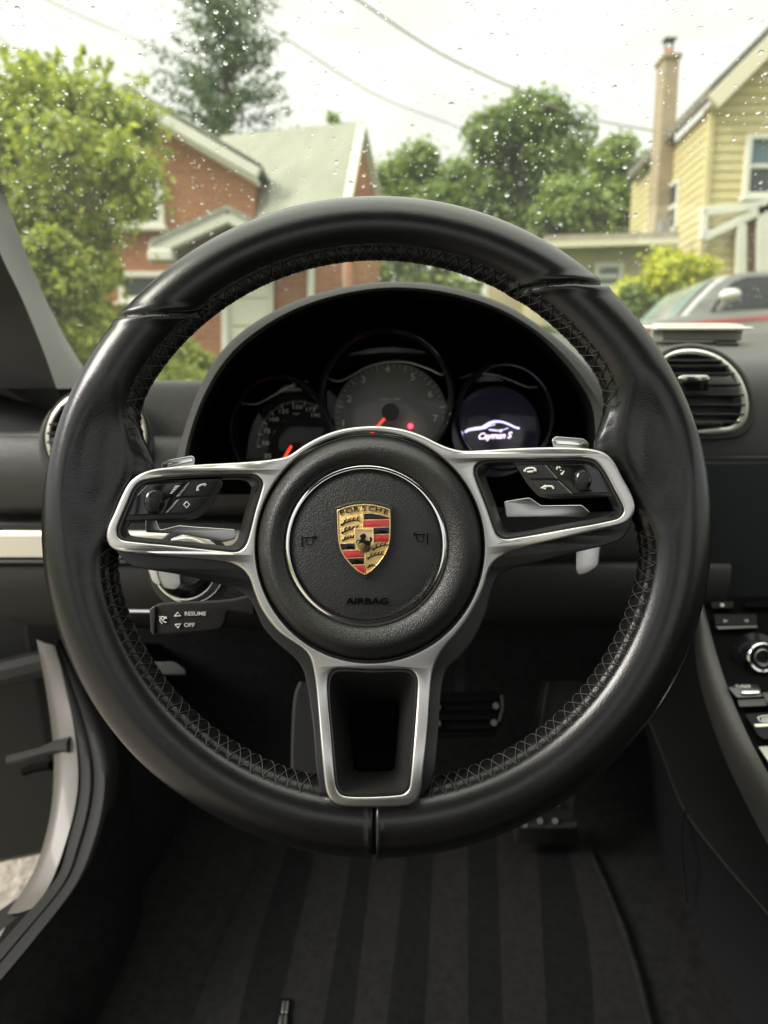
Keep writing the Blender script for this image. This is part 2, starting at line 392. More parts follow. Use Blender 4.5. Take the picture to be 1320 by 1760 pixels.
for i in range(NT):
    th = 2*math.pi*i/NT; row = []
    for j in range(NP):
        ph = 2*math.pi*j/NP; k = 0
        for g0 in (GA, GB):
            k -= .0007*math.exp(-((ph-g0)/rad(6))**2)
        if GA < ph < GB: k -= .0004 - .00025*abs(math.sin(th*61))
        q = rim_geo(th, ph, 0); x, y = proj(q)
        if math.sin(ph) > -.75:
            for sm in SEAMS:
                if abs(x-sm[0][0]) < 220 and abs(y-sm[0][1]) < 130:
                    dd = segdist((x, y), sm)
                    k += -.0022*math.exp(-(dd/2.6)**2) + .0005*math.exp(-((dd-9)/6)**2)
            if math.sin(ph) > 0:
                for (dx, dy, rx, ry, ro) in ((160, 795, 46, 118, .12), (1132, 775, 44, 110, -.08)):
                    ux, uy = x-dx, y-dy; a = (ux*math.cos(ro)+uy*math.sin(ro))/rx; b = (-ux*math.sin(ro)+uy*math.cos(ro))/ry
                    e = math.sqrt(a*a+b*b)
                    k -= .0026*sstep((1.35-e)/.8)
        row.append(rim_geo(th, ph, k))
    rows.append(row)
rim = obj('rim', MB().grid(rows, cu=True, cv=True), M['rim'], sw, smooth=80)
# cross stitching along the inner seam: every crossing is a piece of its own
ang = 0; ns = 132
for i in range(ns):
    th = 2*math.pi*(i+.5)/ns; dth = 2*math.pi/ns
    if abs(adiff(th, THL)) < rad(13.5) or abs(adiff(th, THR)) < rad(13.5) or abs(adiff(th, rad(269))) < rad(12.3): continue
    mb = MB(); jit = random.uniform(-.07, .07); th += dth*random.uniform(-.10, .10)
    for a, b in ((-.5, .5), (.5, -.5)):
        pts = []
        for t in lin(0, 1, 7):
            pts.append(rim_geo(th + dth*(a + (b-a)*t + jit*math.sin(t*3.1)), GA - rad(3) + (GB+rad(2)-GA)*t, .0002 + .0002*math.sin(math.pi*t) - .0007*(abs(t-.5)*2)**6))
        mb.tube(pts, random.uniform(.00024, .00032), 4)
    for s_ in (-.5,):
        mb.tube([rim_geo(th + dth*(-.5+.3*u), GA - rad(3) - rad(7)*math.sin(u*3.14), .0001) for u in (0, .5, 1)], .0003, 4)
    obj('stitch', mb, M['thread'], rim, smooth=60)

# ---- silver spoke frame (its ends rise to meet the rim)
P_flat = P
def sd(x, y):
    r = math.hypot(x-HUB[0], y-HUB[1]); return -.0150*sstep((r-225)/190)
def P(px, py, d): return P_flat(px, py, d + sd(px, py))
left_out = [(497, 783), (480, 788), (440, 793), (393, 796), (337, 799), (293, 803), (262, 807), (240, 815), (222, 830), (209, 853), (196, 883), (186, 905), (183, 922), (188, 937), (201, 946), (227, 950), (293, 957), (360, 963), (395, 968), (415, 977), (428, 992), (436, 1015)]
ring_l = [(447, 1042), (461, 1064), (480, 1086), (500, 1101), (518, 1113)]
bot_out = [(531, 1126), (538, 1147), (544, 1190), (552, 1285), (558, 1345), (563, 1366), (574, 1380), (592, 1386), (645, 1387), (698, 1385), (714, 1378), (722, 1363), (726, 1335), (733, 1270), (739, 1190), (743, 1158), (750, 1136)]
ring_r = [(765, 1112), (783, 1092), (803, 1065), (820, 1035), (832, 1008)]
right_out = [(838, 986), (846, 970), (862, 957), (887, 945), (972, 924), (1057, 905), (1077, 898), (1088, 885), (1091, 868), (1083, 845), (1070, 822), (1056, 795), (1043, 781), (1027, 774), (998, 770), (940, 769), (880, 771), (830, 774), (795, 775), (772, 770)]
ring_t = [(752, 762), (728, 750), (700, 740), (672, 734.5), (642, 732.5), (610, 734.5), (580, 740), (550, 751), (522, 766)]
outline = closed_curve(left_out + ring_l + bot_out + ring_r + right_out + ring_t, 3)
hole_l = closed_curve([(393, 815), (428, 815), (443, 818), (451, 829), (449, 843), (438, 880), (428, 920), (420, 940), (407, 948), (385, 947), (293, 937), (220, 930), (206, 926), (201, 915), (204, 902), (219, 866), (229, 843), (240, 830), (260, 824), (313, 819)], 4)
hole_r = closed_curve([(823, 796), (840, 792), (883, 790), (998, 788), (1022, 793), (1039, 811), (1057, 844), (1071, 872), (1070, 884), (1057, 893), (972, 909), (874, 926), (860, 924), (851, 913), (836, 870), (818, 823), (815, 807)], 4)
hole_b = closed_curve([(563, 1185), (566, 1160), (574, 1151), (590, 1149), (640, 1151), (690, 1150), (707, 1153), (716, 1164), (717, 1185), (712, 1260), (705, 1340), (702, 1356), (694, 1364), (675, 1367), (640, 1369), (605, 1369), (588, 1366), (580, 1357), (576, 1340), (569, 1260)], 4)
hub_hole = ell(*HUB, 196.5, 198, 96)
sp = obj('spoke_frame', plate([outline, hole_l, hole_r, hole_b, hub_hole], .3965, .007, 4.2, 3), M['silver'], sw, smooth=50)
# dark shell behind the silver: seen under the spokes
shell_out = closed_curve([(497, 792), (440, 801), (337, 806), (262, 815), (226, 835), (213, 860), (194, 908), (190, 930), (212, 962), (235, 975), (300, 986), (362, 1000), (402, 1012), (428, 1028), (440, 1050)] +
    [(453, 1078), (478, 1106), (512, 1136), (524, 1160), (538, 1250), (548, 1350), (570, 1376), (645, 1383), (712, 1374), (742, 1345), (752, 1270), (758, 1190), (768, 1150), (792, 1128), (818, 1092), (836, 1050), (846, 1012)] +
    [(862, 985), (900, 972), (985, 950), (1062, 930), (1084, 905), (1084, 868), (1064, 824), (1038, 786), (998, 778), (880, 779), (795, 783), (752, 775), (700, 752), (642, 745), (580, 753), (522, 778)], 3)
obj('spoke_shell', plate([shell_out, [(x, y) for x, y in hole_l], hole_r, hole_b, ell(*HUB, 192, 193, 64)], .4045, .020, 3, 2), M['black'], sw, smooth=45)

# ---- hub: airbag cover, its ring, the crest
def lathe(prof, n=128):
    rows = []
    for (r, cx, cy, d) in prof:
        rows.append([P(cx + r*math.cos(2*math.pi*i/n), cy + r*.994*math.sin(2*math.pi*i/n), d) for i in range(n)])
    return rows
hx, hy = HUB; ix, iy = 629, 937
def lp(t): return hx+(ix-hx)*t, hy+(iy-hy)*t
pr = []
for r, d, t in ((188, .425, 0), (194, .412, 0), (195.5, .4055, 0), (195, .4020, 0), (191.5, .3972, .05), (186, .3925, .12), (179, .3885, .25), (172, .3868, .4), (165, .3866, .55), (156, .3876, .72), (148, .3890, .88), (143, .3905, .95), (140.5, .3930, 1), (133, .3935, 1), (130, .3930, 1), (124, .3920, 1), (110, .3912, 1), (90, .3906, 1), (60, .3901, 1), (30, .3899, 1), (8, .3898, 1)):
    x, y = lp(t); pr.append((r, x, y, d))
cover = obj('airbag_cover', MB().rings(lathe(pr), False, True), M['pad'], sw, smooth=60)
n = 128; rows = []
for a in lin(0, 2*math.pi, 10, endpoint=False):
    rows.append((137 + 5.6*math.cos(a), ix, iy, .3918 + .0010*math.cos(a) - .0013*math.sin(a)))
obj('hub_ring', MB().grid(lathe(rows, 160), cu=True, cv=True), M['chrome'], cover, smooth=60)
def hubz(x, y):
    r = math.hypot(x-ix, y-iy); rs = [8, 30, 60, 90, 110, 124, 130]; ds = [.3898, .3899, .3901, .3906, .3912, .3920, .3930]
    return float(np.interp(r, rs, ds))
def onhub(x, y, z): return P(x, y, hubz(x, y) - z)
obj('airbag_lettering', text_mb('AIRBAG', 631, 1034, 11.5, 0, onhub, sx=1.28, thick=.0020, bold=.0), M['pademb'], cover, label='embossed word AIRBAG')
for sgn, (kx, ky), lab in ((1, (531, 931), 'embossed horn mark left of the crest'), (-1, (723, 926), 'embossed horn mark right of the crest')):
    mb = MB(); ln = lambda pts, r=.0004: mb.tube([onhub(kx+sgn*a, ky+b, .0006) for a, b in pts], r*.7, 6)
    ln([(-12, -10), (-12, 10)], .0004); ln([(-8, -7), (6, -7), (11, -9)], .0004); ln([(11, -11), (11, -4)], .0004); ln([(-5, -7), (-5, 5), (4, 5), (7, 1), (7, -7)], .00028)
    obj('horn_mark', mb, M['pademb'], cover, label=lab)
# crest (built as it looks; coordinates in the pixels of the photograph)
def zc(p): return (560 + p[0]/9.4286, 850 + p[1]/9.4286)
shield = [zc(q) for q in [(180, 252), (300, 205), (450, 168), (620, 152), (790, 168), (930, 200), (1045, 238), (1050, 500), (1045, 700), (1020, 860), (960, 990), (860, 1130), (740, 1250), (635, 1318), (520, 1250), (400, 1140), (300, 1020), (235, 900), (200, 760), (188, 600), (182, 420)]]
dz = .3874
crest = link('crest', None, P(626, 930, dz), sw); crest.empty_display_size = .02
crest['label'] = 'gold shield crest with red and black bars and a black horse'
def inset(poly, k, c=(626, 925)): return [(c[0]+(x-c[0])*k, c[1]+(y-c[1])*k) for x, y in poly]
well = inset(shield, 1.09, (626, 930))
obj('crest_surround', plate([well, inset(shield, 1.005, (626, 930))], .3880, .003, 3.2, 2), M['pad'], crest)
obj('shield_plate', plate([shield], .3876, .003, 1.0), M['gold'], crest)
obj('shield_edge', plate([shield, inset(shield, .955)], .38715, .0012, .7), M['goldedge'], crest)
inner = inset(shield, .95)
def clip(poly, conv):
    n = len(conv); ar = sum(conv[i][0]*conv[(i+1) % n][1]-conv[(i+1) % n][0]*conv[i][1] for i in range(n)); sg = 1 if ar > 0 else -1
    out = list(poly)
    for i in range(n):
        a, b = conv[i], conv[(i+1) % n]; f_ = lambda p: sg*((b[0]-a[0])*(p[1]-a[1])-(b[1]-a[1])*(p[0]-a[0])); src = out; out = []
        for j in range(len(src)):
            p, q = src[j], src[(j+1) % len(src)]; fp, fq = f_(p), f_(q)
            if fp >= 0: out.append(p)
            if fp*fq < 0: t = fp/(fp-fq); out.append((p[0]+(q[0]-p[0])*t, p[1]+(q[1]-p[1])*t))
        if not out: return []
    return out
for poly, mm in (([(620, 308), (760, 312), (890, 335), (1025, 372), (1025, 396), (620, 402)], 'enamel'), ([(620, 420), (1030, 412), (1030, 515), (620, 530)], 'red'), ([(775, 542), (1030, 530), (1030, 632), (780, 640)], 'enamel'), ([(785, 655), (1030, 645), (1030, 762), (785, 770)], 'red'),
                 ([(205, 800), (470, 792), (470, 885), (205, 898)], 'enamel'), ([(205, 914), (520, 902), (620, 950), (620, 1012), (205, 1030)], 'red'), ([(205, 1042), (620, 1026), (620, 1126), (205, 1140)], 'enamel'), ([(205, 1158), (630, 1142), (630, 1320), (205, 1330)], 'red')):
    q = clip([zc(p) for p in poly], inner)
    obj('crest_bar', plate([q], .38735, .0009, .5, 1), M[mm], crest)
obj('crest_divider', plate([[zc(p) for p in ((600, 312), (615, 312), (615, 535), (600, 535))]], .3872, .0008, .4, 1), M['goldedge'], crest)
obj('crest_divider', plate([[zc(p) for p in ((630, 950), (645, 950), (645, 1300), (630, 1300))]], .3872, .0008, .4, 1), M['goldedge'], crest)
def antler(main, prongs, r=.00036):
    mb = MB(); pt = lambda p: P(*zc(p), .3872)
    m_ = open_curve(main, 5); mb.tube([pt(p) for p in m_], [r*(1.5 - 1.0*i/len(m_)) for i in range(len(m_))], 6)
    for a, b, c in prongs: mb.tube([pt(a), pt(b), pt(c)], [r*1.1, r*.9, r*.35], 6)
    obj('crest_antler', mb, M['inkblack'], crest)
for oy, ox, sc, n_ in ((0, 0, 1, 4), (130, 10, .93, 4), (255, 20, .68, 4), (400, 515, 1.0, 3), (545, 430, .87, 4), (690, 430, .42, 3)):
    b = lambda x, y: (245 + ox + (x-245)*sc, 490 + oy + (y-490)*sc)
    antler([b(245, 492), b(330, 452), b(430, 422), b(520, 418), b(560, 445)], [(b(300+70*k, 465-16*k), b(305+70*k, 415-16*k), b(345+68*k, 380-8*k)) for k in range(n_)] + [(b(245, 492), b(252, 470), b(240, 478)), (b(245, 492), b(268, 508), b(262, 516))])
small = [zc(q) for q in [(455, 545), (775, 545), (780, 800), (755, 870), (700, 925), (632, 948), (560, 925), (500, 870), (462, 800)]]
obj('small_shield', plate([small], .3866, .0014, .9), M['goldedge'], crest)
obj('small_shield_face', plate([inset(small, .89, zc((618, 735)))], .38652, .0006, .3, 1), mat('horse_ground', (.62, .45, .24), .25, metal=1), crest)
obj('crest_word', text_mb('STUTTGART', *zc((620, 592)), 3.6, .3862, sx=1.13, thick=.0002), mat('word_gold', (.9, .68, .33), .25, metal=1), crest)
horse = [(548, 690), (560, 655), (590, 640), (612, 628), (640, 640), (655, 665), (650, 700), (628, 722), (660, 748), (705, 752), (722, 735), (708, 705), (725, 680), (742, 690), (755, 730), (745, 765), (728, 770), (728, 800), (715, 830), (718, 855), (695, 890), (672, 902), (690, 868), (690, 835), (668, 825), (660, 855), (632, 880), (608, 886), (640, 855), (650, 822), (630, 795), (590, 785), (548, 788), (535, 805), (545, 840), (530, 815), (525, 785), (545, 762), (530, 742), (505, 760), (492, 790), (495, 755), (520, 728), (552, 735), (570, 700)]
obj('horse', plate([[zc(p) for p in horse]], .3862, .0008, .25, 1), M['inkblack'], crest)
for ch, x, y, ro in (('P', 258, 293, 12), ('O', 375, 262, 9), ('R', 492, 240, 4), ('S', 618, 231, 0), ('C', 738, 233, -4), ('H', 855, 250, -8), ('E', 975, 282, -13)):
    obj('crest_letter', text_mb(ch, *zc((x, y)), 8.6, .3871, sx=1.42, thick=.0008, rot=rad(ro), bold=.002), M['inkblack'], crest)

# ---- button pods
def funnel(hole, d0, d1, k, c, inner_d=None):
    """dark plastic collar that fills a hole in the spoke: flat lip, then walls running back to a smaller opening"""
    n = len(hole); ins = lambda s, dx=0, dy=0: [(c[0]+(x-c[0])*s+dx, c[1]+(y-c[1])*s+dy) for x, y in hole]
    mb = MB()
    rows = [[P(x, y, d0+.002) for x, y in ins(1.005)], [P(x, y, d0) for x, y in ins(.99)], [P(x, y, d0) for x, y in ins(.955)], [P(x, y, d0+.0022) for x, y in ins(.93)], [P(x, y, d1) for x, y in ins(k[0], *k[1:])], [P(x, y, d1+.012) for x, y in ins(k[0]*.985, *k[1:])]]
    return mb.grid(rows, cu=True)
bx, by = 641, 1258
obj('spoke_well', funnel(hole_b, .3972, .425, (.57, 2, 6), (bx, by)), M['black'], sw, smooth=50)
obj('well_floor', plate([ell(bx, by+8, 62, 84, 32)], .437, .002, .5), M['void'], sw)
obj('button_pod', funnel(hole_l, .3975, .412, (.86, 0, 0), (325, 880)), M['black'], sw, smooth=50)
obj('button_pod', funnel(hole_r, .3975, .412, (.86, 0, 0), (945, 855)), M['black'], sw, smooth=50)
def zl(p): return (60+p[0]/3, 700+p[1]/3)
def zr(p): return (760+p[0]/2.357, 700+p[1]/2.357)
def button_block(zf, base, panel, roller, rr, strips, b1, b2):
    cl = obj('button_cluster', plate([fillet([zf(p) for p in base], 6)], .3985, .014, 1.5), M['black'], sw)
    obj('roller_panel', plate([fillet([zf(p) for p in panel], 2.5)], .3972, .003, .9), M['gloss'], cl)
    cx, cy = zf(roller); rows = []
    for i in range(13):
        t = math.pi*i/12
        rows.append([P(cx + (1.05*(i-6)/6)*rr*.78, cy, .3972) + (UP*math.cos(a) - FW*math.sin(a)*.55)*(rr*.000326*math.sqrt(max(.02, 1-((i-6)/6.4)**2))) for a in lin(0, 2*math.pi, 28, endpoint=False)])
    ro = obj('roller', MB().rings(rows), M['gloss'], cl, smooth=60)
    mb = MB()
    for i in range(-4, 5):
        for j in range(-7, 8):
            x = cx + i*rr*.115 + (j % 2)*rr*.057 - j*rr*.035; y = cy + j*rr*.115
            e = math.hypot((x-cx), (y-cy))/rr
            if e > .93: continue
            h = .55*rr*.000326*math.sqrt(1-e*e); mb.box(P(x, y, .3972-h), EX*.00028, UP*.00030, FW*.0005, .00012)
    obj('roller_knurl', mb, M['black'], cl, kind='stuff')
    for s_ in strips: obj('button_strip', plate([fillet([zf(p) for p in s_], 1.5)], .3968, .003, .8), mat('smoked_chrome', (.2, .2, .2), .15, metal=1), cl)
    for b_ in (b1, b2): obj('button', plate([fillet([zf(p) for p in b_], 2.2)], .3968, .003, .9), M['black'], cl)
    return cl
def strokes(parent, name, lines, r=.0004, d=.3962, m='ink', label=None):
    mb = MB()
    for l in lines: mb.tube([P(x, y, d) for x, y in l], r, 6)
    return obj(name, mb, M[m], parent, label=label)
cl = button_block(zl, [(440, 585), (470, 500), (525, 412), (585, 378), (960, 366), (975, 395), (905, 520), (845, 572), (780, 585)],
    [(485, 558), (530, 450), (580, 400), (770, 385), (700, 470), (665, 550)], (617, 484), 20.5,
    [[(728, 463), (790, 386), (803, 386), (752, 463)], [(668, 545), (735, 473), (748, 473), (690, 545)]],
    [(757, 460), (806, 384), (946, 377), (896, 456)], [(692, 546), (750, 471), (890, 464), (842, 522), (795, 546)])
strokes(cl, 'phone_mark', [open_curve([zl(p) for p in ((838, 426), (842, 410), (858, 400), (880, 396))], 5), [zl((832, 428)), zl((846, 426))], [zl((872, 404)), zl((884, 398))]], .00062)
strokes(cl, 'diamond_mark', [[zl(p) for p in ((782, 486), (797, 502), (782, 519), (768, 502), (782, 486))]], .00048)
strokes(cl, 'volume_mark', [[zl((722-i*6, 408+i*9)), zl((746-i*9, 406+i*9))] for i in range(5)], .00034)
cr_ = button_block(zr, [(285, 220), (590, 215), (640, 235), (668, 290), (700, 352), (690, 362), (440, 372), (390, 362), (345, 312)],
    [(428, 234), (590, 230), (636, 258), (676, 345), (532, 350), (470, 290)], (567, 296), 18.5,
    [[(410, 234), (422, 234), (472, 290), (462, 290)], [(462, 298), (474, 298), (532, 350), (520, 350)]],
    [(294, 236), (408, 233), (462, 288), (350, 288)], [(354, 297), (462, 297), (520, 351), (408, 355)])
strokes(cr_, 'hang_up_mark', [open_curve([zr(p) for p in ((332, 258), (345, 248), (368, 246), (380, 254))], 5), [zr((331, 258)), zr((340, 258))], [zr((371, 256)), zr((382, 256))], [zr((345, 262)), zr((369, 260))]], .00062)
strokes(cr_, 'return_mark', [open_curve([zr(p) for p in ((404, 326), (425, 320), (445, 321), (452, 330))], 5), [zr((420, 316)), zr((402, 327)), zr((420, 330))]], .00055)
strokes(cr_, 'scroll_mark', [[zr((468, 240)), zr((464, 252))], [zr((472, 240)), zr((478, 246))], [zr((480, 254)), zr((481, 257))], [zr((486, 272)), zr((494, 258))], [zr((480, 268)), zr((486, 272))]], .00045)

# ---- gear paddles behind the spokes
P = P_flat
def paddle(top, mid, tab, lab):
    g = obj('gear_paddle', plate([fillet(mid, 4)], .4250, .005, 1.8), M['silver'], sw, label=lab)
    obj('paddle_fin', plate([fillet(top, 3)], .4150, .004, 1.6), M['silver'], g); obj('paddle_tab', plate([fillet(tab, 7)], .4180, .006, 2.4), M['silver'], g)
    return g
pl = paddle([(277, 806), (279, 796), (292, 790), (330, 783), (335, 787), (334, 804)], [(250, 893), (268, 893), (275, 911), (308, 903), (330, 905), (404, 910), (405, 926), (385, 932), (310, 918), (250, 915)], [(268, 962), (309, 965), (311, 1008), (300, 1015), (280, 1010), (270, 990)], 'silver gear paddle under the telephone button')
pr_ = paddle([(948, 756), (955, 750), (1003, 754), (1012, 762), (1010, 775), (952, 772)], [(866, 862), (910, 855), (930, 869), (1000, 868), (1014, 880), (1008, 888), (870, 890)], [(990, 938), (1033, 934), (1029, 974), (1010, 986), (995, 990), (989, 980)], 'silver gear paddle under the hang-up button')
obj('paddle_rib', plate([fillet([(950, 757), (1004, 760), (1009, 766), (955, 763)], 1.5)], .4130, .001, .5), M['chrome'], pr_)
obj('paddle_rib', plate([fillet([(283, 797), (330, 787), (331, 793), (284, 803)], 1.5)], .4130, .001, .5), M['chrome'], pl)
# ================================================================== COLUMN, STALK, IGNITION
col = thing('steering_column', 'black plastic steering column shroud behind the silver hub', 'steering column', P(650, 1010, .5))
rows = []
for t in lin(0, 1, 12):
    c = P(650, 985 + 40*t, .428 + .24*t); r = .058 + .016*t
    rows.append([c + EX*math.cos(a)*r*1.05 + UP*math.sin(a)*r*.95 for a in lin(0, 2*math.pi, 48, endpoint=False)])
obj('shroud', MB().rings(rows), M['black'], col, smooth=60)
rows = []
for k, d in ((1.0, .47), (.985, .462), (.9, .458)):
    rows.append([P(650 + 190*k*math.cos(a), 1000 + 150*k*math.sin(a), d) for a in lin(0, 2*math.pi, 64, endpoint=False)])
stalk = thing('control_stalk', 'black cruise control stalk marked RESUME and OFF below the ignition switch', 'stalk', P(330, 1065, .47))
def zs(p): return (220+p[0]/5.077, 940+p[1]/5.077)
body_px = [(262, 1043), (275, 1036), (310, 1034), (370, 1032), (400, 1029), (440, 1020), (440, 1060), (392, 1052), (390, 1064), (384, 1080), (368, 1085), (290, 1092), (268, 1091), (262, 1075)]
sbody = obj('stalk_body', plate([fillet(body_px, 6, 6)], .466, .016, 5.5, 4), M['rubber'], stalk, smooth=60)
obj('stalk_collar', plate([fillet([(257, 1048), (263, 1042), (268, 1041), (266, 1092), (259, 1086)], 2)], .4645, .018, 2, 2), M['black'], stalk)
obj('stalk_lettering', text_mb('RESUME', 335.5, 1055, 6.6, .4655, sx=1.12, thick=.0003, bold=.01), M['ink'], sbody)
obj('stalk_lettering', text_mb('OFF', 325.5, 1074.5, 6.8, .4655, sx=1.12, thick=.0003, bold=.01), M['ink'], sbody)
for l in ([(300, 1059), (306, 1052.5), (311, 1058.5), (300, 1059)], [(301, 1073.5), (311, 1072.5), (306, 1079), (301, 1073.5)], ):
    strokes(sbody, 'stalk_arrow', [l], .0004, .4654)
strokes(sbody, 'cruise_mark', [open_curve([(287, 1063), (279, 1060), (275, 1066), (279, 1072)], 4), [(274, 1059), (281, 1068)], [(286, 1060), (279, 1067)], [(281, 1068), (286, 1070)]], .0004, .4654)
ign = thing('ignition_switch', 'round ignition switch with a chrome ring left of the steering column', 'ignition switch', P(322, 985, .56))
def ringmb(cx, cy, r0, r1, d, th, n=64, ry=1):
    return plate([ell(cx, cy, r1, r1*ry, n), ell(cx, cy, r0, r0*ry, n)], d, th, min(2, (r1-r0)*.4), 3)
obj('bezel', ringmb(318, 978, 50, 55, .575, .010), M['chrome'], ign, smooth=50)
obj('bezel', ringmb(327, 978, 57, 60, .58, .008), M['chrome'], ign, smooth=50)
obj('bezel', ringmb(327, 978, 60, 72, .590, .02), M['black'], ign, smooth=50)
rows = [[P(322 + r*math.cos(a), 980 + r*math.sin(a), d) for a in lin(0, 2*math.pi, 40, endpoint=False)] for r, d in ((50, .60), (50, .588), (36, .584), (33, .565), (26, .560), (24, .566))]
obj('key_barrel', MB().rings(rows), M['black'], ign, smooth=50)
obj('key_head', plate([fillet([(249, 962), (270, 963), (280, 985), (276, 1008), (262, 1000)], 6)], .545, .012, 2.4, 3), M['silver'], ign)

# ================================================================== DASHBOARD
dash = thing('dashboard', 'black grained leather dashboard running below the windscreen', 'dashboard', onY(660, 620, .9))
X0, X1 = -.44, 1.14
def extrude_prof(prof, x0, x1, nx=14, back=None):
    """prof: (photo row, distance Y ahead) along the middle of the car's length; swept from x0 to x1"""
    rows = []
    for x in lin(x0, x1, nx):
        lim = 570 + 86*sstep((-.02 - x)/.17) + 92*sstep((-.325 - x)/.06)      # the cowl drops away towards the pillar
        sm = open_curve([(Y, Zat(max(py, lim), Y)) for py, Y in prof], 5); rows.append([C(x, y, z) for y, z in sm])
    return rows
top_prof = [(573, 1.16), (579, 1.08), (586, 1.0), (592, .93), (598, .88), (606, .84), (622, .808), (660, .790), (720, .782), (778, .780), (786, .784), (790, .80), (792, .86)]
obj('dash_top', MB().grid(extrude_prof(top_prof, X0, X1, 60)), M['dash'], dash, smooth=60)
# left wing: bulging knee pad, trim, lower dash
lw = [(742, .80), (752, .775), (775, .762), (810, .757), (845, .760), (872, .770), (886, .785), (893, .80)]
rows = []
for x in lin(-.46, -.09, 16):
    rows.append([C(x, y, z) for y, z in open_curve([(Y, Zat(py, Y)) for py, Y in lw], 5)])
obj('knee_bolster', MB().grid(rows), M['dash'], dash, smooth=60)
def strip(py0, py1, Y0, x0, x1, th=.012, bev=.002, Yb=None):
    z0, z1 = Zat(py0, Y0), Zat(py1, Yb or Y0)
    return MB().box(C((x0+x1)/2, Y0+th/2, (z0+z1)/2), EX*(x1-x0)/2, CF*th/2, CU*(z0-z1)/2, bev)
obj('dash_gap', strip(880, 930, .80, -.46, .2, .02), M['matte'], dash)
obj('trim_strip', strip(900, 914, .768, -.46, -.08, .02, .001), M['dashlow'], dash)
obj('trim_band', strip(914.5, 963, .762, -.46, -.08, .02, .004), M['trim'], dash, label='pale brushed metal trim band')
obj('trim_lip', strip(964, 970, .758, -.46, -.08, .02, .001), M['black'], dash)
low = [(966, .772), (975, .762), (1010, .760), (1045, .770), (1062, .785), (1072, .82), (1080, .9)]
rows = []
for x in lin(-.46, .40, 20): rows.append([C(x, y, z) for y, z in open_curve([(Y, Zat(py, Y)) for py, Y in low], 5)])
obj('lower_dash', MB().grid(rows), M['dashlow'], dash, smooth=60)
obj('chrome_line', MB().tube([onY(x, 1050 + .012*(x-200), .74) for x in lin(150, 268, 8)], .0024, 8), M['chrome'], dash)
rows = []
for x in lin(.0, .40, 10): rows.append([C(x, y, z) for y, z in ((.79, Zat(880, .79)), (.782, Zat(900, .782)), (.782, Zat(955, .782)), (.79, Zat(975, .79)))])
obj('knee_panel', MB().grid(rows), M['dashlow'], dash)
# air outlets
def vent(cx, outline_out, outline_in, Yf, slat_rows, xr, lab, cat='air vent', tab=None, wheel=None):
    t = thing('air_vent', lab, cat, onY(cx, 670, Yf), 'round air vents in the dashboard')
    fn = lambda x, y, z: onY(x, y, Yf - z)
    obj('surround', plate([outline_out, outline_in], .8, .014, 5.0, 3, fn), M['trim'], t, smooth=50)
    k = lambda s: [(cx + (x-cx)*s, 672 + (y-672)*s) for x, y in outline_out]
    obj('collar', plate([k(1.13), k(.99)], .8, .010, 5, 3, lambda x, y, z: onY(x, y, Yf + .006 - z)), M['dash'], t, smooth=50)
    obj('duct', plate([k(.99)], .8, .004, 1, 1, lambda x, y, z: onY(x, y, Yf + .030 - z)), M['void'], t)
    for i, y in enumerate(slat_rows):
        xs = [p[0] + (q[0]-p[0])*(y-p[1])/(q[1]-p[1]) for p, q in zip(outline_in, outline_in[1:]+outline_in[:1]) if (p[1]-y)*(q[1]-y) < 0]
        if len(xs) < 2: continue
        a, b = min(xs), max(xs)
        if b - a < 12: continue
        mb = MB(); q0, q1 = onY(a, y, Yf+.010), onY(b, y, Yf+.010)
        mb.box((q0+q1)/2, (q1-q0)/2, CF*.011 - CU*.0022, CU*.0013, .0006); obj('slat', mb, M['black'], t)
    return t, fn
ro = closed_curve([(1143, 612), (1165, 602), (1195, 600), (1225, 607), (1250, 622), (1270, 644), (1283, 672), (1287, 700), (1282, 725), (1266, 741), (1235, 747), (1190, 747), (1155, 745), (1125, 738), (1110, 710), (1108, 675), (1118, 640)], 5)
ri = closed_curve([(1146, 618), (1166, 610), (1193, 609), (1220, 615), (1242, 629), (1259, 650), (1270, 676), (1273, 701), (1268, 720), (1254, 732), (1228, 734), (1190, 738), (1157, 736), (1130, 730), (1119, 706), (1117, 676), (1126, 643)], 5)
vr, fn = vent(1195, ro, ri, .765, [622, 631, 644, 662, 680, 697, 713, 726], 0, 'round dash vent with a pale metal surround beside the blank display')
obj('vent_tab', plate([fillet([(1165, 650), (1172, 645), (1216, 645), (1220, 650), (1219, 656), (1180, 656)], 3)], .76, .01, 2, 2, lambda x, y, z: onY(x, y, .752 - z)), M['chrome'], vr)
obj('vent_grip', plate([fillet([(1172, 656), (1219, 656), (1217, 672), (1178, 672)], 3)], .76, .02, 1.5, 2, lambda x, y, z: onY(x, y, .757 - z)), M['gloss'], vr)
obj('vent_wheel', plate([fillet([(1180, 727), (1200, 724), (1240, 724), (1243, 732), (1190, 734)], 3)], .76, .01, 2, 2, lambda x, y, z: onY(x, y, .760 - z)), M['gloss'], vr)
cxl, cyl = 166, 752
vl, fn = vent(cxl, ell(cxl, cyl, 88, 84, 72), ell(cxl, cyl, 78, 74, 72), .745, [700+15*i for i in range(9)], 0, 'round dash vent with a grey surround at the door end of the dash')
# defroster slots
for i in range(9):
    x = 268 + i*4.6; mb = MB(); a, b = onY(x, 671, .95), onY(x+16, 690, .90)
    mb.box((a+b)/2 + CU*.004, (b-a)/2, EX*.0013, CU*.002, .0005); obj('defroster_slat', mb, M['black'], dash)
# speaker lid and the little grille right on the top pad
q = [onY(1225, 590, .97), onY(1262, 590, .97), onY(1268, 598, .90), onY(1232, 598, .90)]
obj('sensor_lid', MB().prism([p + CU*.002 for p in q], CU*.003), M['black'], dash)
